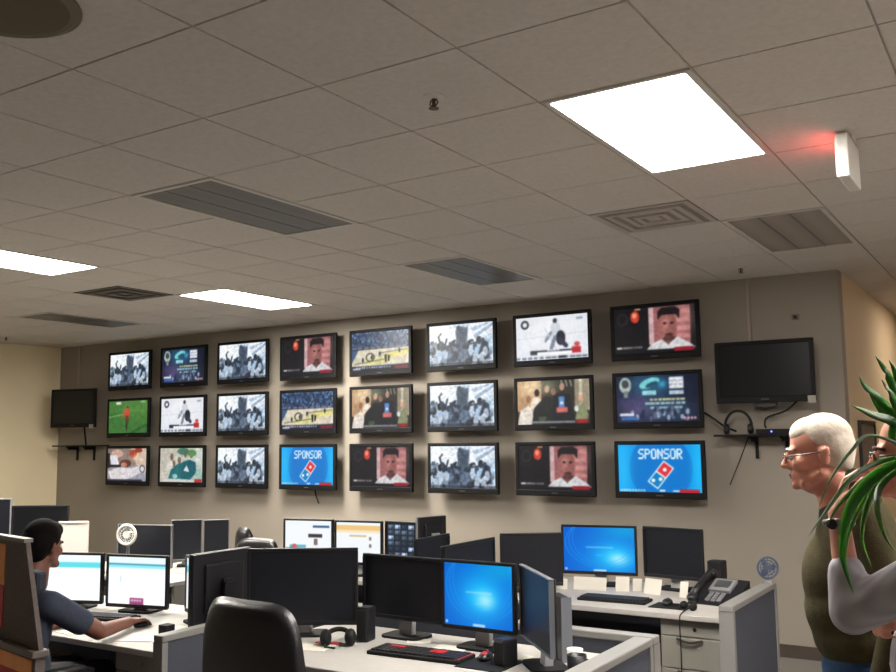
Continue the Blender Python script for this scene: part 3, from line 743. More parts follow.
# ---------------------------------------------------------------- desk monitors
def monitor(tl, ang, w, h, zt, label, pic=None, bez='black', desk_z=DZ, gain=1., screen=None, group=None, bw=.016, neck_m=None):
    """tl: world x,y of the front top-left corner as its user sees it; ang: direction of the top edge in degrees"""
    a = R(ang); cx, cy = tl[0] + math.cos(a) * w / 2, tl[1] + math.sin(a) * w / 2
    t = empty('desk_monitor', (cx, cy, desk_z), a, label, 'monitor', group)
    m = {'black': M_BLACK, 'silver': M_SILVER, 'grey': M_GREYP, 'white': M_WHITE, 'steel': mat('steel_plastic', (112, 116, 124), .4, metal=.3)}[bez]
    z1 = zt - desk_z; z0 = z1 - h; bb = bw * 1.35
    b = MB()
    b.box((-w / 2, 0, z1 - bw), (w / 2, .022, z1), bevel=.004).box((-w / 2, 0, z0), (w / 2, .022, z0 + bb), bevel=.004)
    b.box((-w / 2, 0, z0 + bb), (-w / 2 + bw, .022, z1 - bw)).box((w / 2 - bw, 0, z0 + bb), (w / 2, .022, z1 - bw))
    b.build('bezel', m, t)
    b = MB().box((-w / 2 + .003, .012, z0 + .003), (w / 2 - .003, .034, z1 - .003), bevel=.006)
    b.box((-w * .32, .03, z0 + h * .18), (w * .32, .055, z1 - h * .15), bevel=.012)
    b.build('back_shell', M_BLACK if bez != 'white' else M_WHITE, t)
    if pic:
        s = link_mesh('screen', screen_mesh(pic, w - 2 * bw, h - bw - bb, gain), None, t); s.location = (0, .006, (z0 + bb + z1 - bw) / 2)
    else:
        MB().box((-w / 2 + bw, .006, z0 + bb), (w / 2 - bw, .012, z1 - bw)).build('screen', screen or M_SCRB, t)
    zc = (z0 + z1) / 2
    n = MB()
    n.box((-.035, .055, zc - .05), (.035, .075, zc + .05), bevel=.004)
    q = [(.062, zc + .03), (.09, zc + .03), (.075, .012), (.035, .012)]
    v = [(-.038, y, z) for y, z in q] + [(.038, y, z) for y, z in q]
    n._add(v, [(0, 1, 2, 3), (7, 6, 5, 4), (0, 4, 5, 1), (1, 5, 6, 2), (2, 6, 7, 3), (3, 7, 4, 0)])
    n.build('neck', neck_m or (M_SILVER if bez != 'white' else M_WHITE), t)
    bs = MB().prism([(x, z) for x, z in rrect(min(.24, w * .6), .17, .04)], 0, .012, Matrix(((1, 0, 0, 0), (0, 0, 1, .05), (0, 1, 0, 0), (0, 0, 0, 1))))
    bs.build('base', M_BLACKM if bez != 'white' else M_WHITE, t)
    return t
monitor((-2.575, 3.96), -1, .42, .335, 1.16, 'monitor with bright blue login screen on middle desk', 'login')
monitor((-3.10, 4.0), -2, .51, .325, 1.155, 'dark monitor directly left of the middle blue login screen')
monitor((-3.58, 3.63), 31, .585, .395, 1.19, 'large dark monitor angled behind the black chair')
monitor((-2.145, 3.975), -47.5, .515, .33, 1.16, 'dark silver-edged monitor angled right of middle blue login screen', bez='steel', bw=.008)
monitor((-3.9, 3.96), -90, .44, .39, 1.155, 'dark monitor turned away, seen from behind, right of the white screens', neck_m=M_BLACK)
monitor((-5.34, 3.62), 20, .43, .31, 1.08, 'lit white monitor half hidden by the seated person head', 'd_teal', gain=1.15)
monitor((-4.885, 3.755), 13, .445, .315, 1.08, 'lit white monitor right of the seated person head', 'd_red', gain=1.15)
monitor((-4.24, 3.8), -24, .3, .32, 1.105, 'sliver of pale lit monitor beside the turned-away monitor', 'd_teal')
monitor((-5.04, 5.5), 13, .43, .33, 1.155, 'small lit monitor with news page, leftmost of three below televisions', 'd_news')
monitor((-4.61, 5.60), 9, .41, .33, 1.15, 'small lit monitor with yellow-barred page, middle of three', 'd_mail')
monitor((-4.198, 5.69), -3, .295, .33, 1.152, 'small lit monitor with grid of camera pictures', 'd_cams')
monitor((-3.796, 5.88), -106, .27, .34, 1.195, 'grey-edged monitor turned sideways beside the camera grid monitor', bez='grey')
monitor((-3.25, 4.74), 93, .4, .3, 1.15, 'small dark sideways monitor nearer the camera grid monitor')
monitor((-2.9, 4.5), 89, .56, .33, 1.15, 'wide dark sideways monitor above the middle blue login screen')
monitor((-3.1, 5.49), 35, .42, .35, 1.125, 'dark monitor left of the far blue login screen')
monitor((-2.89, 5.99), 12, .525, .335, 1.15, 'wide monitor with glowing blue login screen on phone desk', 'login2')
monitor((-2.345, 6.13), -10, .44, .335, 1.15, 'dark monitor right of the far blue login screen')
monitor((-6.2, 4.86), 14, .5, .33, 1.12, 'dark monitor above the lit white monitors', bez='grey', bw=.008)
monitor((-6.09, 5.3), 44, .25, .33, 1.12, 'dark pale-edged monitor, middle of three in left back row', bez='grey', bw=.008)
monitor((-5.84, 5.42), 50, .21, .33, 1.12, 'narrow dark pale-edged monitor, rightmost in left back row', bez='grey', bw=.008)
monitor((-7.07, 4.51), 33, .46, .38, 1.26, 'large dark monitor above the seated person head', screen=M_SCR)
monitor((-7.36, 4.28), 38, .37, .4, 1.32, 'dark monitor cut off at the left edge of the photo', bez='grey', bw=.012)
monitor((-6.31, 4.41), 32, .225, .25, 1.17, 'white glossy display standing behind the seated person head', bez='white', screen=M_WHITE)

# ---------------------------------------------------------------- desk items
def keyboard(c, rz, w, d, label, red=False):
    t = empty('keyboard', (*c, DZ), rz, label, 'keyboard')
    MB().box((-w / 2, -d / 2, 0), (w / 2, d / 2, .018), bevel=.005).build('case', M_BLACKM, t)
    k = MB(); nx, nz = 18, 5; px = (w - .03) / nx; py = (d - .03) / nz
    for i in range(nx):
        for j in range(nz):
            k.box((-w / 2 + .015 + i * px + .002, -d / 2 + .015 + j * py + .002, .017), (-w / 2 + .015 + (i + 1) * px - .002, -d / 2 + .015 + (j + 1) * py - .002, .026))
    k.build('keys', mat('key_black', (34, 34, 37), .5), t)
    if red:
        for i0, i1, j0, j1 in ((2, 4, 3, 4), (11, 13, 2, 4)):
            k = MB()
            for i in range(i0, i1 + 1):
                for j in range(j0, j1): k.box((-w / 2 + .015 + i * px + .001, -d / 2 + .015 + j * py + .001, .0165), (-w / 2 + .015 + (i + 1) * px - .001, -d / 2 + .015 + (j + 1) * py - .001, .028))
            k.build('red_keys', M_RED, t)
        MB().box((w / 2 - .03, -d / 2 + .01, .016), (w / 2 - .004, d / 2 - .01, .022)).build('red_strip', mat('red_dark', (110, 36, 40), .5), t)
    return t
keyboard((-2.54, 3.72), R(3), .5, .17, 'black keyboard with red keys in front of the middle monitors', True)
keyboard((-2.32, 5.55), R(3), .44, .16, 'black keyboard on the phone desk')
keyboard((-4.66, 3.58), R(14), .4, .14, 'black keyboard below the lit white monitor')
def mouse(c, rz, label, red=False):
    t = empty('computer_mouse', (*c, DZ), rz, label, 'mouse')
    b = MB().ell((0, 0, .012), (.032, .056, .026)); 
    for v in b.bm.verts: v.co.z = max(v.co.z, 0)
    b.build('body', M_BLACK, t, True)
    MB().box((-.004, .012, .034), (.004, .034, .04), bevel=.002).build('wheel', M_RED if red else M_GREYP, t)
    if red: MB().ell((.0, -.02, .031), (.016, .02, .009)).build('red_badge', M_RED, t, True)
mouse((-2.225, 3.79), R(10), 'black mouse with red badge below the blue login monitor', True)
mouse((-4.295, 3.545), R(10), 'dark mouse under the seated person hand')
tag(MB().box((-2.29, 3.62, DZ), (-2.06, 3.86, DZ + .004)).build('mouse_pad', M_BLACKM), 'black mouse pad below the middle blue login monitor', 'mouse pad').location = (0, 0, 0)
bpy.data.objects['computer_mouse'].location.z = DZ + .004
tag(MB().box((-2.06, 5.43, DZ), (-1.83, 5.62, DZ + .004)).build('mouse_pad', M_BLACKM), 'black mouse pad right of the phone desk keyboard', 'mouse pad')
mouse((-1.98, 5.55), R(5), 'small mouse on the phone desk mouse pad'); bpy.data.objects['computer_mouse.002'].location.z = DZ + .004
def speaker(c, rz, w, d, h, label):
    t = empty('desk_speaker', (*c, DZ), rz, label, 'speaker')
    MB().box((-w / 2, -d / 2, 0), (w / 2, d / 2, h), bevel=.01).build('cabinet', M_BLACK, t)
    MB().box((-w / 2 + .008, -d / 2 - .004, .015), (w / 2 - .008, -d / 2 + .001, h - .012), bevel=.002).build('grille', mat('speaker_cloth', (30, 30, 32), .9, bump=.4, bscale=500), t)
speaker((-2.97, 3.86), R(10), .07, .09, .17, 'small black speaker left of the keyboard with red keys')
speaker((-2.1, 3.755), R(-20), .075, .085, .12, 'small black speaker below the silver-edged angled monitor')
speaker((-1.865, 6.2), R(-5), .1, .1, .2, 'tall black speaker behind the desk phone')
def headset(c, rz, label, s=1.):
    t = empty('headset', (*c, DZ), rz, label, 'headset')
    pts = [(.085 * s * math.cos(a), .085 * s * math.sin(a) * .9, .04 + .03 * math.sin(a)) for a in [R(180 * k / 14) for k in range(15)]]
    MB().tube(pts, .012, 8).build('headband', M_BLACKM, t, True)
    for q in (-1, 1):
        MB().ell((q * .085 * s, -.01, .042), (.03, .045, .042)).build('ear_cup', M_BLACKM, t, True)
    MB().tube([(-.085 * s, -.02, .03), (-.06, -.08, .012), (-.01, -.1, .01)], .005, 6).build('microphone_boom', M_BLACKM, t, True)
    return t
headset((-3.02, 3.7), R(35), 'black headset lying left of the keyboard with red keys', .72)
headset((-1.82, 5.47), R(-30), 'black headset on the phone desk edge', .75).scale = (.62, .62, .55)
cable([(-1.80, 5.45, .76), (-1.815, 5.32, .745), (-1.818, 5.285, .70), (-1.815, 5.285, .5), (-1.82, 5.285, .35)], .004, 'black cord hanging over the phone desk drawers', 'dangling_cable')
def sheet(c, rz, w, d, label, m=None, z=DZ, h=.003):
    t = MB().box((-w / 2, -d / 2, 0), (w / 2, d / 2, h)).build('paper_sheet', m or M_PAPER)
    t.location = (*c, z); t.rotation_euler = (0, 0, rz)
    return tag(t, label, 'paper')
sheet((-2.50, 3.93), R(3), .17, .1, 'white paper between the two middle monitor stands')
sheet((-2.72, 3.97), R(30), .12, .1, 'folded paper right of the left monitor stand')
sheet((-2.13, 3.93), R(-10), .12, .09, 'white paper behind the small speaker on the middle desk')
sheet((-3.1, 3.6), R(15), .18, .14, 'cream paper left of the black headset')
sheet((-3.1, 3.72), R(10), .13, .04, 'red slip of paper left of the black headset', M_RED, DZ, .004)
sheet((-4.0, 3.36), R(24), .3, .2, 'white paper sheet before the seated person mouse hand')
sheet((-4.50, 3.27), R(-5), .14, .15, 'white paper under the seated person elbow')
sheet((-4.0, 3.6), R(15), .2, .16, 'white notes beside the turned-away monitor')
def note(c, rz, w, h, tilt, label, m=None):
    t = empty('note_card', c, rz, label, 'note')
    b = MB().box((-w / 2, -.0015, 0), (w / 2, .0015, h), Matrix.Rotation(R(tilt), 4, 'X')).build('card', m or M_PAPER, t)
    return t
note((-2.80, 5.80, DZ), R(10), .07, .07, -14, 'small white card leftmost under the far blue login monitor')
note((-2.62, 5.85, DZ), R(12), .22, .085, -14, 'wide white card under the far blue login monitor')
note((-2.41, 5.9, DZ), R(12), .09, .095, -14, 'white card under the right corner of the far blue login monitor')
note((-2.33, 5.96, DZ), R(8), .06, .08, -14, 'small white card between the two phone desk monitors')
note((-2.2, 5.88, DZ), R(-16), .13, .1, -16, 'creased white card under the phone desk dark monitor')
note((-1.985, 5.86, DZ), R(-10), .055, .1, -14, 'tiny white card under the dark monitor beside the phone')
t = empty('desk_phone', (-1.745, 5.8, DZ), R(-8), 'black desk phone with handset and small display', 'phone')
q = [(-.11, .012), (-.11, .0), (.11, .0), (.11, .1)]
b = MB()
v = [(-.12, y, z) for y, z in q] + [(.13, y, z) for y, z in q]
b._add(v, [(0, 1, 2, 3), (7, 6, 5, 4), (0, 4, 5, 1), (1, 5, 6, 2), (2, 6, 7, 3), (3, 7, 4, 0)]).build('body', M_BLACK, t)
sl = Matrix.Rotation(math.atan2(.088, .22), 4, 'X')
def onslope(x0, x1, y0, y1, h, nm, m, z=0):
    return MB().box((x0, y0, z), (x1, y1, h), Matrix.Translation((0, -.11, .012)) @ sl).build(nm, m, t)
dsp = onslope(-.045, .075, .1, .21, .014, 'display_frame', M_GREYP)
onslope(-.025, .055, .13, .19, .017, 'display', mat('phone_display', (60, 64, 66), .3), .013)
for i in range(4):
    for j in range(3): onslope(-.03 + j * .032, -.008 + j * .032, .015 + i * .02, .029 + i * .02, .007, 'key', M_GREYP)
hs = MB().tube([(-.09, -.12, .035), (-.085, -.05, .075), (-.085, .02, .1), (-.08, .1, .13)], [.022, .017, .017, .022], 10)
hs.ell((-.09, -.115, .03), (.03, .035, .022)).ell((-.08, .1, .122), (.03, .035, .024)).build('handset', M_BLACK, t, True)
t = empty('desk_fan', (-1.515, 6.08, .835), R(35), 'small round blue fan on the partition end', 'fan')
MB().lathe([(.0, 0), (.036, 0), (.034, .012), (.012, .022), (.01, .04)], n=20).build('base', M_GREYP, t)
ringm = mat('fan_blue', (66, 78, 98), .5)
f = MB(); cz = .095
for rr_ in (.064, .045, .026): f.tube([(rr_ * math.cos(R(a)), -.014, cz + rr_ * math.sin(R(a))) for a in range(0, 360, 15)], .0035 if rr_ < .06 else .007, 6, True)
for a in range(0, 360, 30): f.tube([(.01 * math.cos(R(a)), -.016, cz + .01 * math.sin(R(a))), (.064 * math.cos(R(a)), -.014, cz + .064 * math.sin(R(a)))], .0022, 5)
f.build('guard', ringm, t)
f = MB()
for a in (0, 120, 240): f.ell((.034, 0, 0), (.026, .004, .02), Matrix.Translation((0, 0, cz)) @ Matrix.Rotation(R(a), 4, 'Y') @ Matrix.Rotation(.4, 4, 'X'))
f.build('blades', mat('fan_blade', (60, 74, 100), .5), t, True)
MB().cyl((0, -.018, cz), (0, .035, cz), .016, .014, 14).build('motor', ringm, t)
bpy.data.objects['desk_phone'].scale = (1.15, 1.2, 1.25)
# ring fan far left
t = empty('desk_fan', (-5.98, 4.79, DZ), R(25), 'small white ring fan behind the lit white monitors', 'fan')
MB().lathe([(.0, 0), (.06, 0), (.055, .015), (.015, .03), (.012, .25)], n=20).build('base', M_GREYP, t)
f = MB(); cz = .315
for rr_, th in ((.072, .012), (.05, .003), (.028, .003)): f.tube([(rr_ * math.cos(R(a)), -.03, cz + rr_ * math.sin(R(a))) for a in range(0, 360, 12)], th, 8, True)
for a in range(0, 360, 24): f.tube([(.02 * math.cos(R(a)), -.035, cz + .02 * math.sin(R(a))), (.072 * math.cos(R(a)), -.03, cz + .072 * math.sin(R(a)))], .002, 5)
f.build('guard', M_WHITE, t, True)
MB().cyl((0, -.04, cz), (0, .05, cz), .024, .02, 16).build('motor', M_WHITE, t)
f = MB()
for a in (0, 120, 240): f.ell((.035, 0, 0), (.028, .004, .02), Matrix.Translation((0, -.01, cz)) @ Matrix.Rotation(R(a), 4, 'Y') @ Matrix.Rotation(.4, 4, 'X'))
f.build('blades', M_GREYP, t, True)
t = empty('coffee_mug', (-1.735, 3.72, DZ), 0, 'black mug at the partition corner of the middle desk', 'mug')
MB().lathe([(0, 0), (.038, 0), (.042, .005), (.042, .095), (.037, .095), (.036, .012), (0, .012)], n=28).build('cup', M_BLACK, t, True)
MB().tube([(.04, 0, .08), (.065, 0, .075), (.072, 0, .05), (.06, 0, .025), (.04, 0, .02)], .005, 8).build('handle', M_BLACK, t, True)
t = empty('paper_cup', (-1.80, 3.84, DZ), 0, 'white paper cup left of the black mug', 'cup')
MB().lathe([(0, 0), (.026, 0), (.036, .09), (.033, .09), (.024, .004), (0, .004)], n=24).build('cup', M_PAPER, t, True)
t = empty('computer_tower', (-1.972, 4.0, DZ), R(-47), 'slim dark computer case with silver edge beside the low partition', 'computer')
MB().box((-.06, .0, 0), (.105, .045, .285), bevel=.004).build('case', M_BLACK, t); MB().box((.105, -.002, 0), (.11, .047, .288)).build('edge_trim', mat('steel_plastic', (112, 116, 124)), t)
tag(MB().box((-.03, -.03, 0), (.03, .03, .075), bevel=.004).build('small_box', M_BLACKM), 'small black box on the seated person desk by the partition', 'box').location = (-3.90, 3.38, DZ)

# ---------------------------------------------------------------- office chairs
def chair_back(w, h, curve=.05, thick=.07, taper=.78):
    """padded backrest, bottom centre at origin, back side facing -Y"""
    nu, nv = 18, 18; b = bmesh.new(); grid = [[], []]
    for side in (0, 1):
        for j in range(nv + 1):
            row = []
            for i in range(nu + 1):
                u = -1 + 2 * i / nu; v = -1 + 2 * j / nv
                # superellipse mapping of the square to a rounded panel
                k = (abs(u) ** 5 + abs(v) ** 5) ** .2 or 1.; m_ = max(abs(u), abs(v)) or 1.
                s = m_ / k
                x = u * s * w / 2; z = (v * s + 1) / 2 * h
                tz = z / h
                x *= 1 + (taper - 1) * max(0, tz - .35) / .65
                edge = max(abs(u), abs(v)); t = thick / 2 * math.sqrt(max(0, 1 - edge ** 6))
                y = curve * (x / (w / 2)) ** 2 - .03 * math.sin(PI * tz) + (-t if side == 0 else t)
                row.append(b.verts.new((x, y, z)))
            grid[side].append(row)
    for side in (0, 1):
        for j in range(nv):
            for i in range(nu):
                q = [grid[side][j][i], grid[side][j][i + 1], grid[side][j + 1][i + 1], grid[side][j + 1][i]]
                b.faces.new(q if side == 0 else q[::-1])
    bmesh.ops.remove_doubles(b, verts=b.verts, dist=.0004)
    m = MB(); m.merge(b)
    return m
def office_chair(loc, rz, label, top=1.12, w=.52, seat_z=.48, arms=True, headrest=False, lean=8, taper=.8):
    t = empty('office_chair', (*loc, 0), rz, label, 'office chair')
    z0 = seat_z + .1; h = top - z0
    o = chair_back(w, h, taper=taper).build('backrest', M_LEATH, t, True)
    o.location = (0, -.22, z0); o.rotation_euler = (R(lean), 0, 0)
    s = MB().prism(rrect(.5, .48, .11), 0, .07, Matrix(((1, 0, 0, 0), (0, 0, 1, .02), (0, 1, 0, seat_z - .05), (0, 0, 0, 1)))).build('seat', M_LEATH, t)
    MB().tube([(0, -.05, seat_z - .06), (0, -.26, seat_z - .04), (0, -.29, seat_z + .1), (0, -.265, seat_z + .25)], .02, 8).build('back_support', M_BLACK, t, True)
    MB().cyl((0, 0, .1), (0, 0, seat_z - .05), .028, .022, 14).build('gas_column', M_BLACK, t)
    for k in range(5):
        a = R(18 + 72 * k); c, s_ = math.cos(a), math.sin(a)
        lg = MB().tube([(.03 * c, .03 * s_, .11), (.3 * c, .3 * s_, .075)], [.026, .016], 8).build('leg', M_BLACK, t, True)
        MB().cyl((.3 * c - .02 * s_, .3 * s_ + .02 * c, .028), (.3 * c + .02 * s_, .3 * s_ - .02 * c, .028), .028, None, 14).build('caster', M_BLACKM, lg)
    if arms:
        for q in (-1, 1):
            ar = MB().tube([(q * .24, .06, seat_z - .03), (q * .3, .06, seat_z), (q * .31, .05, seat_z + .17)], .016, 8).build('armrest', M_BLACK, t, True)
            MB().tube([(q * .31, .2, seat_z + .165), (q * .315, .12, seat_z + .19), (q * .31, -.06, seat_z + .19), (q * .295, -.2, seat_z + .17)], [.018, .026, .026, .018], 10).build('arm_pad', M_LEATH, ar, True)
    if headrest:
        MB().box((-.02, -.04, top + .10), (.19, .02, top + .205), bevel=.02).build('headrest', mat('headrest_navy', (46, 52, 66), .8), t)
        MB().tube([(0.02, -.27, top - .08), (.03, -.25, top + .1), (.06, -.12, top + .16), (.08, -.02, top + .15)], .012, 8).build('headrest_post', M_BLACK, t)
    return t
office_chair((-2.55, 2.88), R(-4), 'black leather office chair with its back to the camera', top=1.165, w=.6, lean=6, taper=.84)
office_chair((-4.68, 4.58), R(180), 'black office chair whose rounded top shows over the large angled monitor', top=1.085, w=.5, arms=False)
office_chair((-2.42, 4.74), R(-90), 'black office chair between low partition and phone desk', top=1.04, w=.34, arms=False)
office_chair((-4.88, 5.26), R(-15), 'dark chair back standing alone against the wall below SPONSOR television', top=1.14, w=.25, arms=False)
office_chair((-6.0, 4.25), R(10), 'black chair in front of the white glossy display', top=1.075, w=.3, arms=False)
office_chair((-4.36, 2.86), R(-4), 'black office chair the seated person uses', top=.93, w=.5, headrest=True, seat_z=.47)

# ---------------------------------------------------------------- display stand at the left edge
M_BOARD = mat('stand_board', (92, 82, 78), .8, vary=.18, scale=60, bump=.3, bscale=80)
t = empty('display_stand', (-3.85, 2.45, 0), R(-11), 'brown display board with silver top edge at the left edge', 'display stand')
mx = None
b = MB()
def trap(x0t, x1t, x0b, x1b, zt, zb, y0, y1):
    return [(x0b, y0, zb), (x1b, y0, zb), (x1t, y0, zt), (x0t, y0, zt), (x0b, y1, zb), (x1b, y1, zb), (x1t, y1, zt), (x0t, y1, zt)]
BF = [(0, 1, 2, 3), (7, 6, 5, 4), (0, 4, 5, 1), (1, 5, 6, 2), (2, 6, 7, 3), (3, 7, 4, 0)]
b._add(trap(-.3, .175, -.3, .345, 1.34, .915, 0, .02), BF).build('upper_board', M_BOARD, t)
MB().box((-.3, -.008, 1.335), (.18, .03, 1.352)).build('top_rail', mat('stand_silver', (112, 108, 104), .5, metal=.2), t)
MB().box((-.3, -.03, .885), (.355, .04, .915), bevel=.006).build('ledge', mat('stand_ledge', (96, 88, 84), .5), t)
MB().box((-.3, -.01, .06), (.34, .03, .885)).build('lower_board', M_BOARD, t)
for s in (-.28, .25): MB().box((s, -.16, 0), (s + .06, .08, .06), bevel=.01).build('foot', M_BLACK, t)
M_POST = mat('poster_orange', (222, 150, 84), .6, vary=.1, scale=10)
M_POSTR = mat('poster_red', (168, 42, 44), .6, vary=.12, scale=10)
def poster(x0, x1, z0, zm, z1, y, label):
    p = empty('poster', (0, 0, 0), 0, label, 'poster')
    p.location = (-3.85, 2.45, 0); p.rotation_euler = (0, 0, R(-11))
    MB().box((x0, y - .003, zm), (x1, y - .0005, z1)).build('top_sheet', M_POST, p); MB().box((x0, y - .003, z0), (x1, y - .0005, zm)).build('bottom_sheet', M_POSTR, p)
poster(-.29, -.03, .96, 1.14, 1.315, 0, 'orange and red poster pinned on the upper brown board')
poster(-.29, .31, .5, .81, .872, -.01, 'orange and red poster pinned below the board ledge')

# ---------------------------------------------------------------- people
def remeshed(mb, name, m, parent, voxel, smooth_it=4):
    bmesh.ops.recalc_face_normals(mb.bm, faces=mb.bm.faces)
    me = bpy.data.meshes.new(name); mb.bm.to_mesh(me); mb.bm.free()
    tmp = bpy.data.objects.new('tmp_' + name, me); COL.objects.link(tmp)
    r = tmp.modifiers.new('r', 'REMESH'); r.mode = 'VOXEL'; r.voxel_size = voxel
    s = tmp.modifiers.new('s', 'SMOOTH'); s.factor = .5; s.iterations = smooth_it
    dg = bpy.context.evaluated_depsgraph_get()
    out = bpy.data.meshes.new_from_object(tmp.evaluated_get(dg))
    bpy.data.objects.remove(tmp); bpy.data.meshes.remove(me)
    out.name = name; out.materials.clear(); out.materials.append(m)
    return link_mesh(name, out, None, parent, True)
def cap(mb, p0, p1, r0, r1):
    """tapered capsule"""
    p0, p1 = Vector(p0), Vector(p1); mb.cyl(p0, p1, r0, r1, 18)
    mb.ell(p0, (r0, r0, r0), None, 18, 12); mb.ell(p1, (r1, r1, r1), None, 18, 12)
def chain(mb, pts, rs):
    for i in range(len(pts) - 1): cap(mb, pts[i], pts[i + 1], rs[i], rs[i + 1])
def hand(mb, wrist, d, pn, side, curl, s=1.):
    """palm and five fingers. d: hand direction, pn: palm-facing normal, side: +1/-1 thumb side along d x pn, curl in degrees per joint"""
    d = Vector(d).normalized(); pn = Vector(pn); pn = (pn - d * pn.dot(d)).normalized(); sx = d.cross(pn) * side; w = Vector(wrist)
    for k in range(4):
        off = (1.5 - k) * .0205 * s
        root = w + d * (.092 - .004 * abs(k - 1)) * s + sx * off
        cap(mb, w + sx * off * .6 + d * .01, root, .0145 * s, .0115 * s)
        L = [(.042, .026, .021), (.046, .03, .022), (.043, .028, .021), (.034, .021, .019)][k]
        p = root; a = 0.
        rr0 = [.0092, .0095, .0092, .008][k] * s
        for q, l in enumerate(L):
            a += R(curl[min(k, len(curl) - 1)] * (1., 1.1, .8)[q])
            nd = d * math.cos(a) + pn * math.sin(a) + sx * (.09 * (1.5 - k) * math.cos(a))
            p2 = p + nd.normalized() * l * s
            cap(mb, p, p2, rr0 * (1 - .08 * q), rr0 * (.94 - .1 * q)); p = p2
    b = w + sx * .022 * s + d * .022 * s
    p1 = b + (d * .6 + sx * .75 + pn * .35).normalized() * .042 * s; p2 = p1 + (d * .85 + sx * .25 + pn * .4).normalized() * .034 * s; p3 = p2 + (d * .9 + pn * .35).normalized() * .027 * s
    cap(mb, b, p1, .0155 * s, .0125 * s); cap(mb, p1, p2, .012 * s, .0105 * s); cap(mb, p2, p3, .0105 * s, .0085 * s)
def skull(mb, X):
    """head in the frame X: chin at z=0, crown .235, face toward -Y"""
    def E(c, r): mb.ell(c, r, X, 24, 16)
    def C(a, b, r0, r1): cap(mb, X @ Vector(a), X @ Vector(b), r0, r1)
    E((0, .012, .148), (.074, .096, .086)); E((0, -.03, .085), (.058, .062, .078)); E((0, -.05, .045), (.046, .042, .046))
    C((-.014, -.083, .016), (.014, -.083, .016), .018, .018)
    C((0, -.092, .122), (0, -.112, .083), .010, .013); C((-.012, -.1, .079), (.012, -.1, .079), .009, .009)
    C((-.032, -.083, .129), (.032, -.083, .129), .0125, .0125); C((-.018, -.088, .05), (.018, -.088, .05), .009, .009); C((-.014, -.088, .04), (.014, -.088, .04), .009, .009)
    E((-.04, -.062, .085), (.022, .026, .026)); E((.04, -.062, .085), (.022, .026, .026))
    for s in (-1, 1):
        C((s * .055, .0, .05), (s * .04, -.055, .02), .02, .02)
        E((s * .077, .016, .1), (.011, .019, .032)); E((s * .082, .022, .118), (.008, .016, .014))
    C((0, .022, .06), (0, .03, -.08), .054, .06)
def face_parts(X, parent, brow_m, iris=(70, 56, 44)):
    for s in (-1, 1):
        e = MB().ell((s * .031, -.083, .108), (.0125, .0115, .0095), X, 14, 10).build('eye', mat('eye_white', (216, 206, 196), .3), parent, True)
        MB().ell((s * .031, -.0935, .108), (.0055, .002, .0055), X, 10, 8).build('iris', mat('iris_dark', iris, .3), e, True)
        MB().tube([X @ Vector((s * .015, -.096, .129)), X @ Vector((s * .034, -.095, .135)), X @ Vector((s * .052, -.078, .128))], .0045, 6).build('eyebrow', brow_m, parent, True)
def glasses(X, parent, m):
    g = MB()
    for s in (-1, 1):
        g.tube([X @ Vector((s * .033 + .022 * math.cos(R(a)), -.108 + .006 * abs(math.cos(R(a))), .106 + .0165 * math.sin(R(a)))) for a in range(0, 360, 20)], .0022, 6, True)
        g.tube([X @ Vector((s * .055, -.103, .111)), X @ Vector((s * .074, -.085, .113)), X @ Vector((s * .083, .012, .116)), X @ Vector((s * .083, .036, .1))], .0022, 6)
    g.tube([X @ Vector((-.012, -.108, .108)), X @ Vector((0, -.113, .112)), X @ Vector((.012, -.108, .108))], .002, 6)
    gl = g.build('glasses', m, parent, True)
def cut_below(mb, X, zf):
    """drop everything of a hair shell that lies in front of / below the hairline given by zf(y, x)"""
    inv = X.inverted()
    kill = [f for f in mb.bm.faces if (lambda c: c.z < zf(c.y, c.x))(inv @ f.calc_center_median())]
    bmesh.ops.delete(mb.bm, geom=kill, context='FACES')
def shoes(parent, feet, m):
    for (x, y, rz) in feet:
        X = Matrix.Translation((x, y, 0)) @ Matrix.Rotation(rz, 4, 'Z')
        b = MB().ell((0, -.07, .03), (.046, .13, .045), X, 18, 10).ell((0, .03, .05), (.04, .065, .05), X, 16, 10)
        for v in b.bm.verts: v.co.z = max(v.co.z, .0)
        b.build('shoe', m, parent, True)

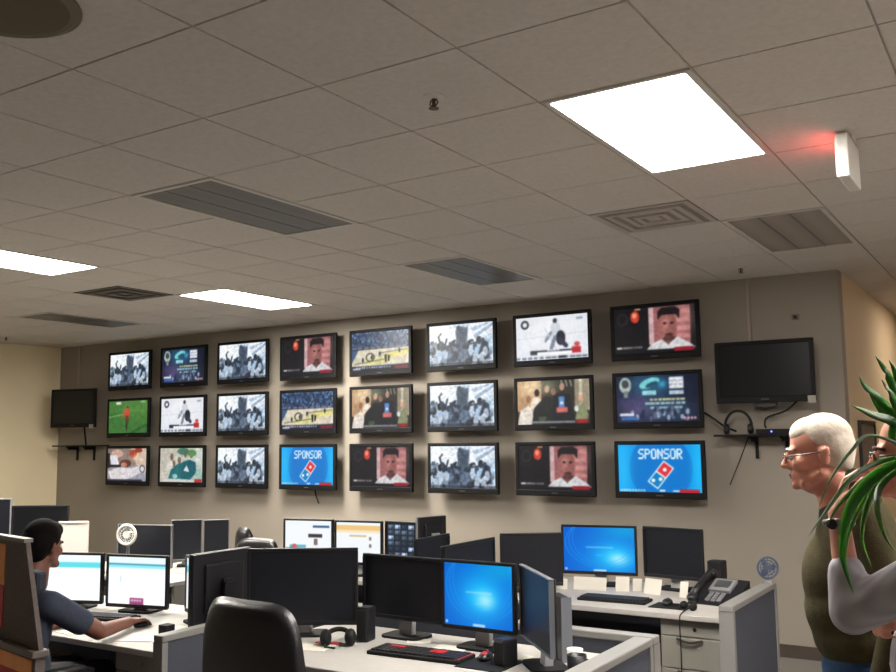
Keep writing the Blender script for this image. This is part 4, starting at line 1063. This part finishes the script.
def standing_man(loc, rz, label, P):
    t = empty('person', (*loc, 0), rz, label, 'person')
    HX_ = Matrix.Translation(P['head']) @ Matrix.Scale(P.get('hs', 1.), 4) @ Euler((R(P.get('pitch', 0)), 0, R(P.get('hyaw', 0)))).to_matrix().to_4x4()
    sh = P['shoulder']; ne = Vector(P['neck'])
    mb = MB(); skull(mb, HX_)
    cap(mb, ne + Vector((0, 0, -.06)), HX_ @ Vector((0, .024, .02)), .07, .062); mb.ell((0, -.02, .01), (.042, .05, .03), HX_)
    # body under the clothes
    mb.ell((0, .03, 1.36), (.14, .085, .19)); mb.ell((0, .025, 1.14), (.12, .075, .18)); mb.ell((0, .03, .96), (.135, .095, .11))
    for s, A in ((1, P['left']), (-1, P['right'])):
        S = Vector((s * sh[0], sh[1], sh[2])); cap(mb, (s * .06, .03, ne.z - .06), S, .06, .055)
        chain(mb, [S, A['elbow'], A['wrist']], [.048, .038, .027])
        hand(mb, A['wrist'], A['dir'], A['palm'], A['side'], A['curl'])
        chain(mb, [(s * .085, .03, .94), (s * .1, .0, .52), (s * .105, .04, .09)], [.075, .055, .04]); cap(mb, (s * .105, .03, .05), (s * .115, -.12, .035), .035, .03)
    body = remeshed(mb, 'body', P['skin'], t, .007, 3)
    # shirt
    mb = MB()
    mb.ell((0, .02, 1.38), (.195, .135, .19)); mb.ell((0, -.015, 1.485), (.095, .085, .055)); mb.ell((0, .02, 1.2), (.175, .135, .2)); mb.ell((0, P['belly'], P['bz']), (.15, .12, .17)); mb.ell((0, .01, 1.08), (.172, .15, .12)); mb.ell((0, P['belly'] * .7, 1.17), (.16, .13, .15))
    cap(mb, ne + Vector((0, .0, -.1)), ne + Vector((0, -.005, P.get('collar', -.02))), .1, .074)
    for s, A in ((1, P['left']), (-1, P['right'])):
        S = Vector((s * sh[0], sh[1], sh[2])); cap(mb, (s * .07, .03, ne.z - .075), S, .08, .07)
        E = Vector(A['elbow']); W = Vector(A['wrist']); q = A.get('sleeve', 1.)
        if q > 1: chain(mb, [S, E, E + (W - E) * (q - 1)], [.07, .058, .05 - .006 * (q - 1)])
        else: chain(mb, [S, S + (E - S) * q], [.07, .062])
    remeshed(mb, 'shirt', P['shirt'], t, .010, 5)
    # trousers
    mb = MB(); mb.ell((0, .02, .98), (.165, .138, .12)); mb.ell((0, .025, .92), (.165, .135, .12))
    for s in (1, -1): chain(mb, [(s * .085, .03, .92), (s * .1, .0, .52), (s * .105, .035, .1)], [.098, .078, .066])
    remeshed(mb, 'trousers', P['trousers'], t, .012, 4)
    shoes(t, [(.108, .02, R(8)), (-.108, .02, R(-8))], M_BLACK)
    return t, HX_
SK1 = mat('skin_fair', (204, 142, 122), .5, spec=.35, vary=.06, scale=25)
SK2 = mat('skin_fair_b', (206, 144, 122), .5, spec=.35, vary=.06, scale=25)
SK3 = mat('skin_brown', (112, 70, 56), .5, spec=.35, vary=.06, scale=25)
M_OLIVE = mat('olive_knit', (68, 63, 44), .9, spec=.15, vary=.1, scale=60, bump=.4, bscale=220)
M_JEAN = mat('blue_jeans', (54, 78, 112), .9, spec=.1, vary=.15, scale=90, bump=.3, bscale=300)
M_GREYSH = stripe_mat('grey_striped_shirt', (166, 164, 170), (152, 150, 157), .85, 14)
M_KHAKI = mat('dark_trousers', (60, 58, 60), .9, spec=.1)
M_WHAIR = mat('white_hair', (205, 194, 180), .75, spec=.3, vary=.12, scale=30, bump=.6, bscale=60)

def hair_blobs(blobs, X, name, m, parent, voxel=.006):
    mb = MB()
    for c, r in blobs: mb.ell(c, r, X, 28, 18)
    return remeshed(mb, name, m, parent, voxel, 3)
def lips(X, parent, m):
    MB().ell((0, -.0985, .0515), (.016, .005, .004), X, 14, 8).ell((0, -.0965, .042), (.014, .0055, .0045), X, 14, 8).build('lips', m, parent, True)
P1 = dict(head=(0, -.075, 1.572), hs=1.05, pitch=6, shoulder=(.195, .03, 1.49), neck=(0, .025, 1.565), belly=-.045, bz=1.27, skin=SK1, shirt=M_OLIVE, trousers=M_JEAN, collar=.0,
          left=dict(elbow=(.25, .13, 1.22), wrist=(.23, .06, .98), dir=(-.1, -.25, -.95), palm=(-1, 0, 0), side=1, curl=(20, 22, 24, 26), sleeve=1.95),
          right=dict(elbow=(-.25, .13, 1.22), wrist=(-.23, .06, .98), dir=(.1, -.25, -.95), palm=(1, 0, 0), side=-1, curl=(20, 22, 24, 26), sleeve=1.95))
t, HX1 = standing_man((-.571, 3.43), R(-79), 'white-haired man in glasses and olive sweater standing in profile', P1)
face_parts(HX1, t, mat('brow_white', (190, 176, 160), .8)); glasses(HX1, t, mat('glasses_metal', (92, 84, 80), .35, metal=.5)); lips(HX1, t, mat('lips_pink', (176, 108, 94), .5))
hair_blobs([((0, .024, .159), (.0775, .092, .083)), ((0, .046, .128), (.0795, .072, .082)), ((0, .064, .085), (.058, .042, .045)), ((0, -.012, .178), (.062, .07, .056))], HX1, 'hair', M_WHAIR, t)

P2 = dict(head=(0, -.08, 1.585), pitch=3, hyaw=4, shoulder=(.2, .03, 1.47), neck=(0, .02, 1.555), belly=-.06, bz=1.14, skin=SK2, shirt=M_GREYSH, trousers=M_KHAKI,
          left=dict(elbow=(.12, -.265, 1.29), wrist=(.06, -.285, 1.54), dir=(-.15, .25, .95), palm=(0, .85, -.45), side=-1, curl=(38, 42, 44, 46), sleeve=1.4),
          right=dict(elbow=(-.24, -.06, 1.22), wrist=(-.05, -.205, 1.255), dir=(.95, -.05, .02), palm=(0, 1, .1), side=1, curl=(25, 28, 30, 30), sleeve=1.3))
t, HX2 = standing_man((-.21, 2.82), R(-80), 'man in grey striped shirt resting his chin on his hand', P2)
face_parts(HX2, t, mat('brow_brown', (70, 54, 44), .8)); glasses(HX2, t, mat('glasses_black', (24, 22, 22), .35)); lips(HX2, t, mat('lips_pink', (176, 108, 94)))
hair_blobs([((0, .026, .163), (.08, .092, .083)), ((0, .045, .125), (.082, .078, .085)), ((0, .06, .075), (.06, .05, .05))], HX2, 'hair', mat('hair_brown', (70, 56, 46), .7, vary=.15, scale=30, bump=.5), t)
mb = MB(); Wp = Vector(P2['left']['wrist']) + Vector((.008, 0, -.025))
mb.tube([Wp + Vector((.036 * math.cos(R(a)), .036 * math.sin(R(a)), .008 * math.cos(R(a)))) for a in range(0, 360, 20)], .007, 6, True)
w_ = mb.build('watch', mat('watch_metal', (150, 148, 146), .3, metal=.8), t, True)
MB().cyl(Wp + Vector((.034, -.012, 0)), Wp + Vector((.046, -.017, 0)), .015, .014, 16).build('watch_face', M_BLACK, w_)

# seated person
t = empty('person', (-4.41, 2.90, 0), R(186), 'seated person in dark grey t-shirt reaching for the mouse', 'person')
# local frame: faces -Y (world +Y after the turn), so local +X is world -X
HXs = Matrix.Translation((.0, -.1, 1.115)) @ Euler((R(6), 0, R(8))).to_matrix().to_4x4()
mb = MB(); skull(mb, HXs); cap(mb, (.0, .01, 1.0), HXs @ Vector((0, .024, .02)), .066, .056)
mb.ell((0, .02, .82), (.15, .1, .22)); mb.ell((0, .03, .58), (.15, .12, .12))
for s in (1, -1):
    S = Vector((s * .19, .0, .955)); cap(mb, (s * .06, .01, .97), S, .06, .055)
    E = Vector((-.315, -.2, .80)) if s < 0 else Vector((.27, -.2, .76)); W = Vector((-.205, -.51, .785)) if s < 0 else Vector((.18, -.46, .775))
    chain(mb, [S, E, W], [.052, .042, .029])
    hand(mb, W, (.12, -.98, .0) if s < 0 else (-.3, -.9, .0), (0, 0, -1), 1 if s < 0 else -1, (16, 16, 17, 18))
    chain(mb, [(s * .09, .0, .56), (s * .11, -.42, .52), (s * .115, -.36, .1)], [.08, .058, .04]); cap(mb, (s * .115, -.34, .05), (s * .12, -.5, .035), .035, .03)
remeshed(mb, 'body', SK3, t, .007, 3)
mb = MB(); mb.ell((0, .02, .84), (.19, .125, .2)); mb.ell((0, .02, .66), (.175, .135, .16)); cap(mb, (.01, .01, .93), (.015, .0, 1.0), .1, .075)
for s in (1, -1):
    S = Vector((s * .19, .0, .955)); cap(mb, (s * .07, .01, .955), S, .075, .07); E = Vector((-.315, -.2, .80)) if s < 0 else Vector((.27, -.2, .76)); cap(mb, S, S + (E - S) * .62, .07, .066)
remeshed(mb, 'shirt', mat('slate_tee', (62, 68, 82), .9, spec=.1, vary=.1, scale=50), t, .010, 5)
mb = MB(); mb.ell((0, .02, .57), (.165, .14, .11))
for s in (1, -1): chain(mb, [(s * .09, .0, .565), (s * .11, -.42, .525), (s * .115, -.36, .12)], [.098, .076, .06])
remeshed(mb, 'trousers', M_KHAKI, t, .012, 4)
shoes(t, [(.115, -.36, 0), (-.115, -.36, 0)], M_BLACK)
face_parts(HXs, t, mat('brow_black', (24, 20, 18), .8))
hair_blobs([((0, .02, .165), (.088, .1, .088)), ((0, .045, .13), (.09, .085, .09)), ((0, .06, .08), (.07, .055, .055)), ((0, -.03, .19), (.068, .066, .05))], HXs, 'hair', mat('hair_black', (15, 12, 11), .95, spec=.12, vary=.2, scale=60, bump=.9, bscale=120), t); lips(HXs, t, mat('lips_dark', (92, 52, 46), .5))

# ---------------------------------------------------------------- plant at the right edge
M_LEAF = mat('dracaena_leaf', (42, 82, 36), .55, spec=.4, vary=.25, scale=12)
M_LEAF2 = mat('dracaena_leaf_dark', (56, 72, 46), .6, spec=.35, vary=.25, scale=12)
for lm in (M_LEAF, M_LEAF2):
    lb = lm.node_tree.nodes['Principled BSDF']; lb.inputs['Subsurface Weight'].default_value = .2; lb.inputs['Subsurface Radius'].default_value = (.5, 1., .3); lb.inputs['Subsurface Scale'].default_value = .01
PX, PY = -.185, 1.86
t = empty('potted_plant', (PX, PY, 0), 0, 'tall green plant with narrow arching leaves at the right edge', 'plant')
MB().lathe([(0, 0), (.15, 0), (.19, .34), (.2, .36), (.18, .36), (.17, .31), (0, .31)], n=36).build('pot', mat('pot_clay', (96, 70, 56), .7), t, True)
MB().lathe([(0, .31), (.17, .31), (.17, .325), (0, .33)], n=30).build('soil', mat('soil', (40, 32, 26), .95, bump=.8, bscale=60), t)
MB().tube([(0, 0, .3), (.02, .01, .8), (-.005, -.01, 1.3), (.0, 0, 1.72)], [.026, .022, .02, .018], 10).build('stem', mat('bark', (110, 94, 76), .9, bump=.6), t, True)
def leaf(base, pts, w, m):
    """arching strap leaf through pts (world offsets from the plant base)"""
    P = []; pts = [Vector(p) for p in [base] + pts]
    for i in range(len(pts) - 1):
        a = pts[max(i - 1, 0)]; b = pts[i]; c = pts[i + 1]; d = pts[min(i + 2, len(pts) - 1)]
        for s in range(7):
            u = s / 7
            P.append(.5 * ((2 * b) + (c - a) * u + (2 * a - 5 * b + 4 * c - d) * u * u + (3 * b - a - 3 * c + d) * u ** 3))
    P.append(pts[-1]); N = len(P); v = []; f = []; w *= .72 if m is M_LEAF2 else .92
    for i, p in enumerate(P):
        d = (P[min(i + 1, N - 1)] - P[max(i - 1, 0)]).normalized()
        sd = d.cross(Vector((.25, -.9, .35))).normalized()
        if sd.length < .1: sd = Vector((1, 0, 0))
        up = sd.cross(d).normalized()
        s = i / (N - 1); ww = w * (.55 + .45 * min(1, s * 4)) * max(0.02, 1 - max(0, (s - .35) / .65) ** 1.6)
        v += [p - sd * ww + up * ww * .3, p - up * .0008, p + sd * ww + up * ww * .3, p + up * .0012]
    for i in range(N - 1):
        a, b = i * 4, i * 4 + 4
        f += [(a, a + 1, b + 1, b), (a + 1, a + 2, b + 2, b + 1), (a + 2, a + 3, b + 3, b + 2), (a + 3, a, b, b + 3)]
    f += [(0, 1, 2, 3), ((N - 1) * 4 + 3, (N - 1) * 4 + 2, (N - 1) * 4 + 1, (N - 1) * 4)]
    MB()._add(v, f).build('leaf', m, t, True)
leaf((0, 0, 1.715), [(-0.063, 0.062, 1.805), (-0.085, 0.008, 1.836), (-0.091, -0.023, 1.857)], 0.0102, M_LEAF)
leaf((0, 0, 1.715), [(-0.048, 0.067, 1.843), (-0.058, 0.044, 1.874), (-0.069, 0.034, 1.897)], 0.0080, M_LEAF)
leaf((0, 0, 1.715), [(-0.040, 0.107, 1.844), (-0.049, 0.121, 1.874), (-0.056, 0.114, 1.894)], 0.0068, M_LEAF)
leaf((0, 0, 1.715), [(-0.041, 0.021, 1.767), (-0.073, -0.025, 1.785), (-0.100, -0.069, 1.803)], 0.0114, M_LEAF)
leaf((0, 0, 1.715), [(-0.065, 0.123, 1.782), (-0.086, 0.130, 1.814), (-0.100, 0.141, 1.842)], 0.0102, M_LEAF)
leaf((0, 0, 1.715), [(-0.036, -0.029, 1.811), (-0.040, -0.082, 1.831), (-0.042, -0.109, 1.844)], 0.0080, M_LEAF)
leaf((0, 0, 1.715), [(-0.072, -0.044, 1.748), (-0.100, -0.106, 1.720), (-0.125, -0.163, 1.674), (-0.142, -0.191, 1.625)], 0.0046, M_LEAF2)
leaf((0, 0, 1.715), [(-0.066, -0.010, 1.701), (-0.101, -0.100, 1.675), (-0.131, -0.184, 1.622), (-0.150, -0.239, 1.586)], 0.0068, M_LEAF2)
leaf((0, 0, 1.715), [(-0.074, 0.012, 1.678), (-0.114, -0.054, 1.620), (-0.128, -0.076, 1.544), (-0.113, -0.081, 1.474)], 0.0114, M_LEAF)
leaf((0, 0, 1.715), [(-0.075, 0.061, 1.665), (-0.100, 0.028, 1.611), (-0.107, 0.007, 1.558), (-0.095, 0.021, 1.507)], 0.0080, M_LEAF2)
leaf((0, 0, 1.715), [(-0.060, -0.025, 1.665), (-0.064, -0.094, 1.629), (-0.054, -0.106, 1.581), (-0.036, -0.114, 1.553)], 0.0080, M_LEAF2)
leaf((0, 0, 1.715), [(-0.079, 0.079, 1.683), (-0.117, 0.060, 1.653), (-0.151, 0.043, 1.616), (-0.174, 0.034, 1.575)], 0.0080, M_LEAF2)
leaf((0, 0, 1.715), [(-0.078, 0.130, 1.672), (-0.108, 0.138, 1.642), (-0.150, 0.146, 1.562), (-0.165, 0.169, 1.501)], 0.0080, M_LEAF2)
leaf((0, 0, 1.715), [(-0.053, 0.076, 1.743), (-0.029, 0.082, 1.814), (0.008, 0.096, 1.889)], 0.0091, M_LEAF)
leaf((0, 0, 1.715), [(0.007, 0.113, 1.757), (0.056, 0.141, 1.776), (0.093, 0.170, 1.738)], 0.0091, M_LEAF)
leaf((0, 0, 1.715), [(0.006, 0.084, 1.702), (0.059, 0.100, 1.647), (0.068, 0.118, 1.556)], 0.0091, M_LEAF)
leaf((0, 0, 1.715), [(-0.015, 0.075, 1.665), (-0.004, 0.022, 1.579), (-0.010, -0.043, 1.500)], 0.0091, M_LEAF)
leaf((0, 0, 1.715), [(-0.021, 0.152, 1.777), (0.002, 0.218, 1.837), (0.044, 0.298, 1.880)], 0.0091, M_LEAF)
#base [920.9 453.8]

# ---------------------------------------------------------------- world and view
w = bpy.data.worlds.new('world'); sc.world = w; w.use_nodes = True
w.node_tree.nodes['Background'].inputs['Color'].default_value = (.02, .02, .022, 1)
sc.view_settings.view_transform = 'Standard'; sc.view_settings.look = 'None'; sc.view_settings.gamma = 1; sc.view_settings.use_curve_mapping = False
sc.view_settings.exposure = 0.
sc.cycles.use_denoising = True
sc.cycles.max_bounces = 8; sc.cycles.diffuse_bounces = 5
sc.cycles.sample_clamp_indirect = 6
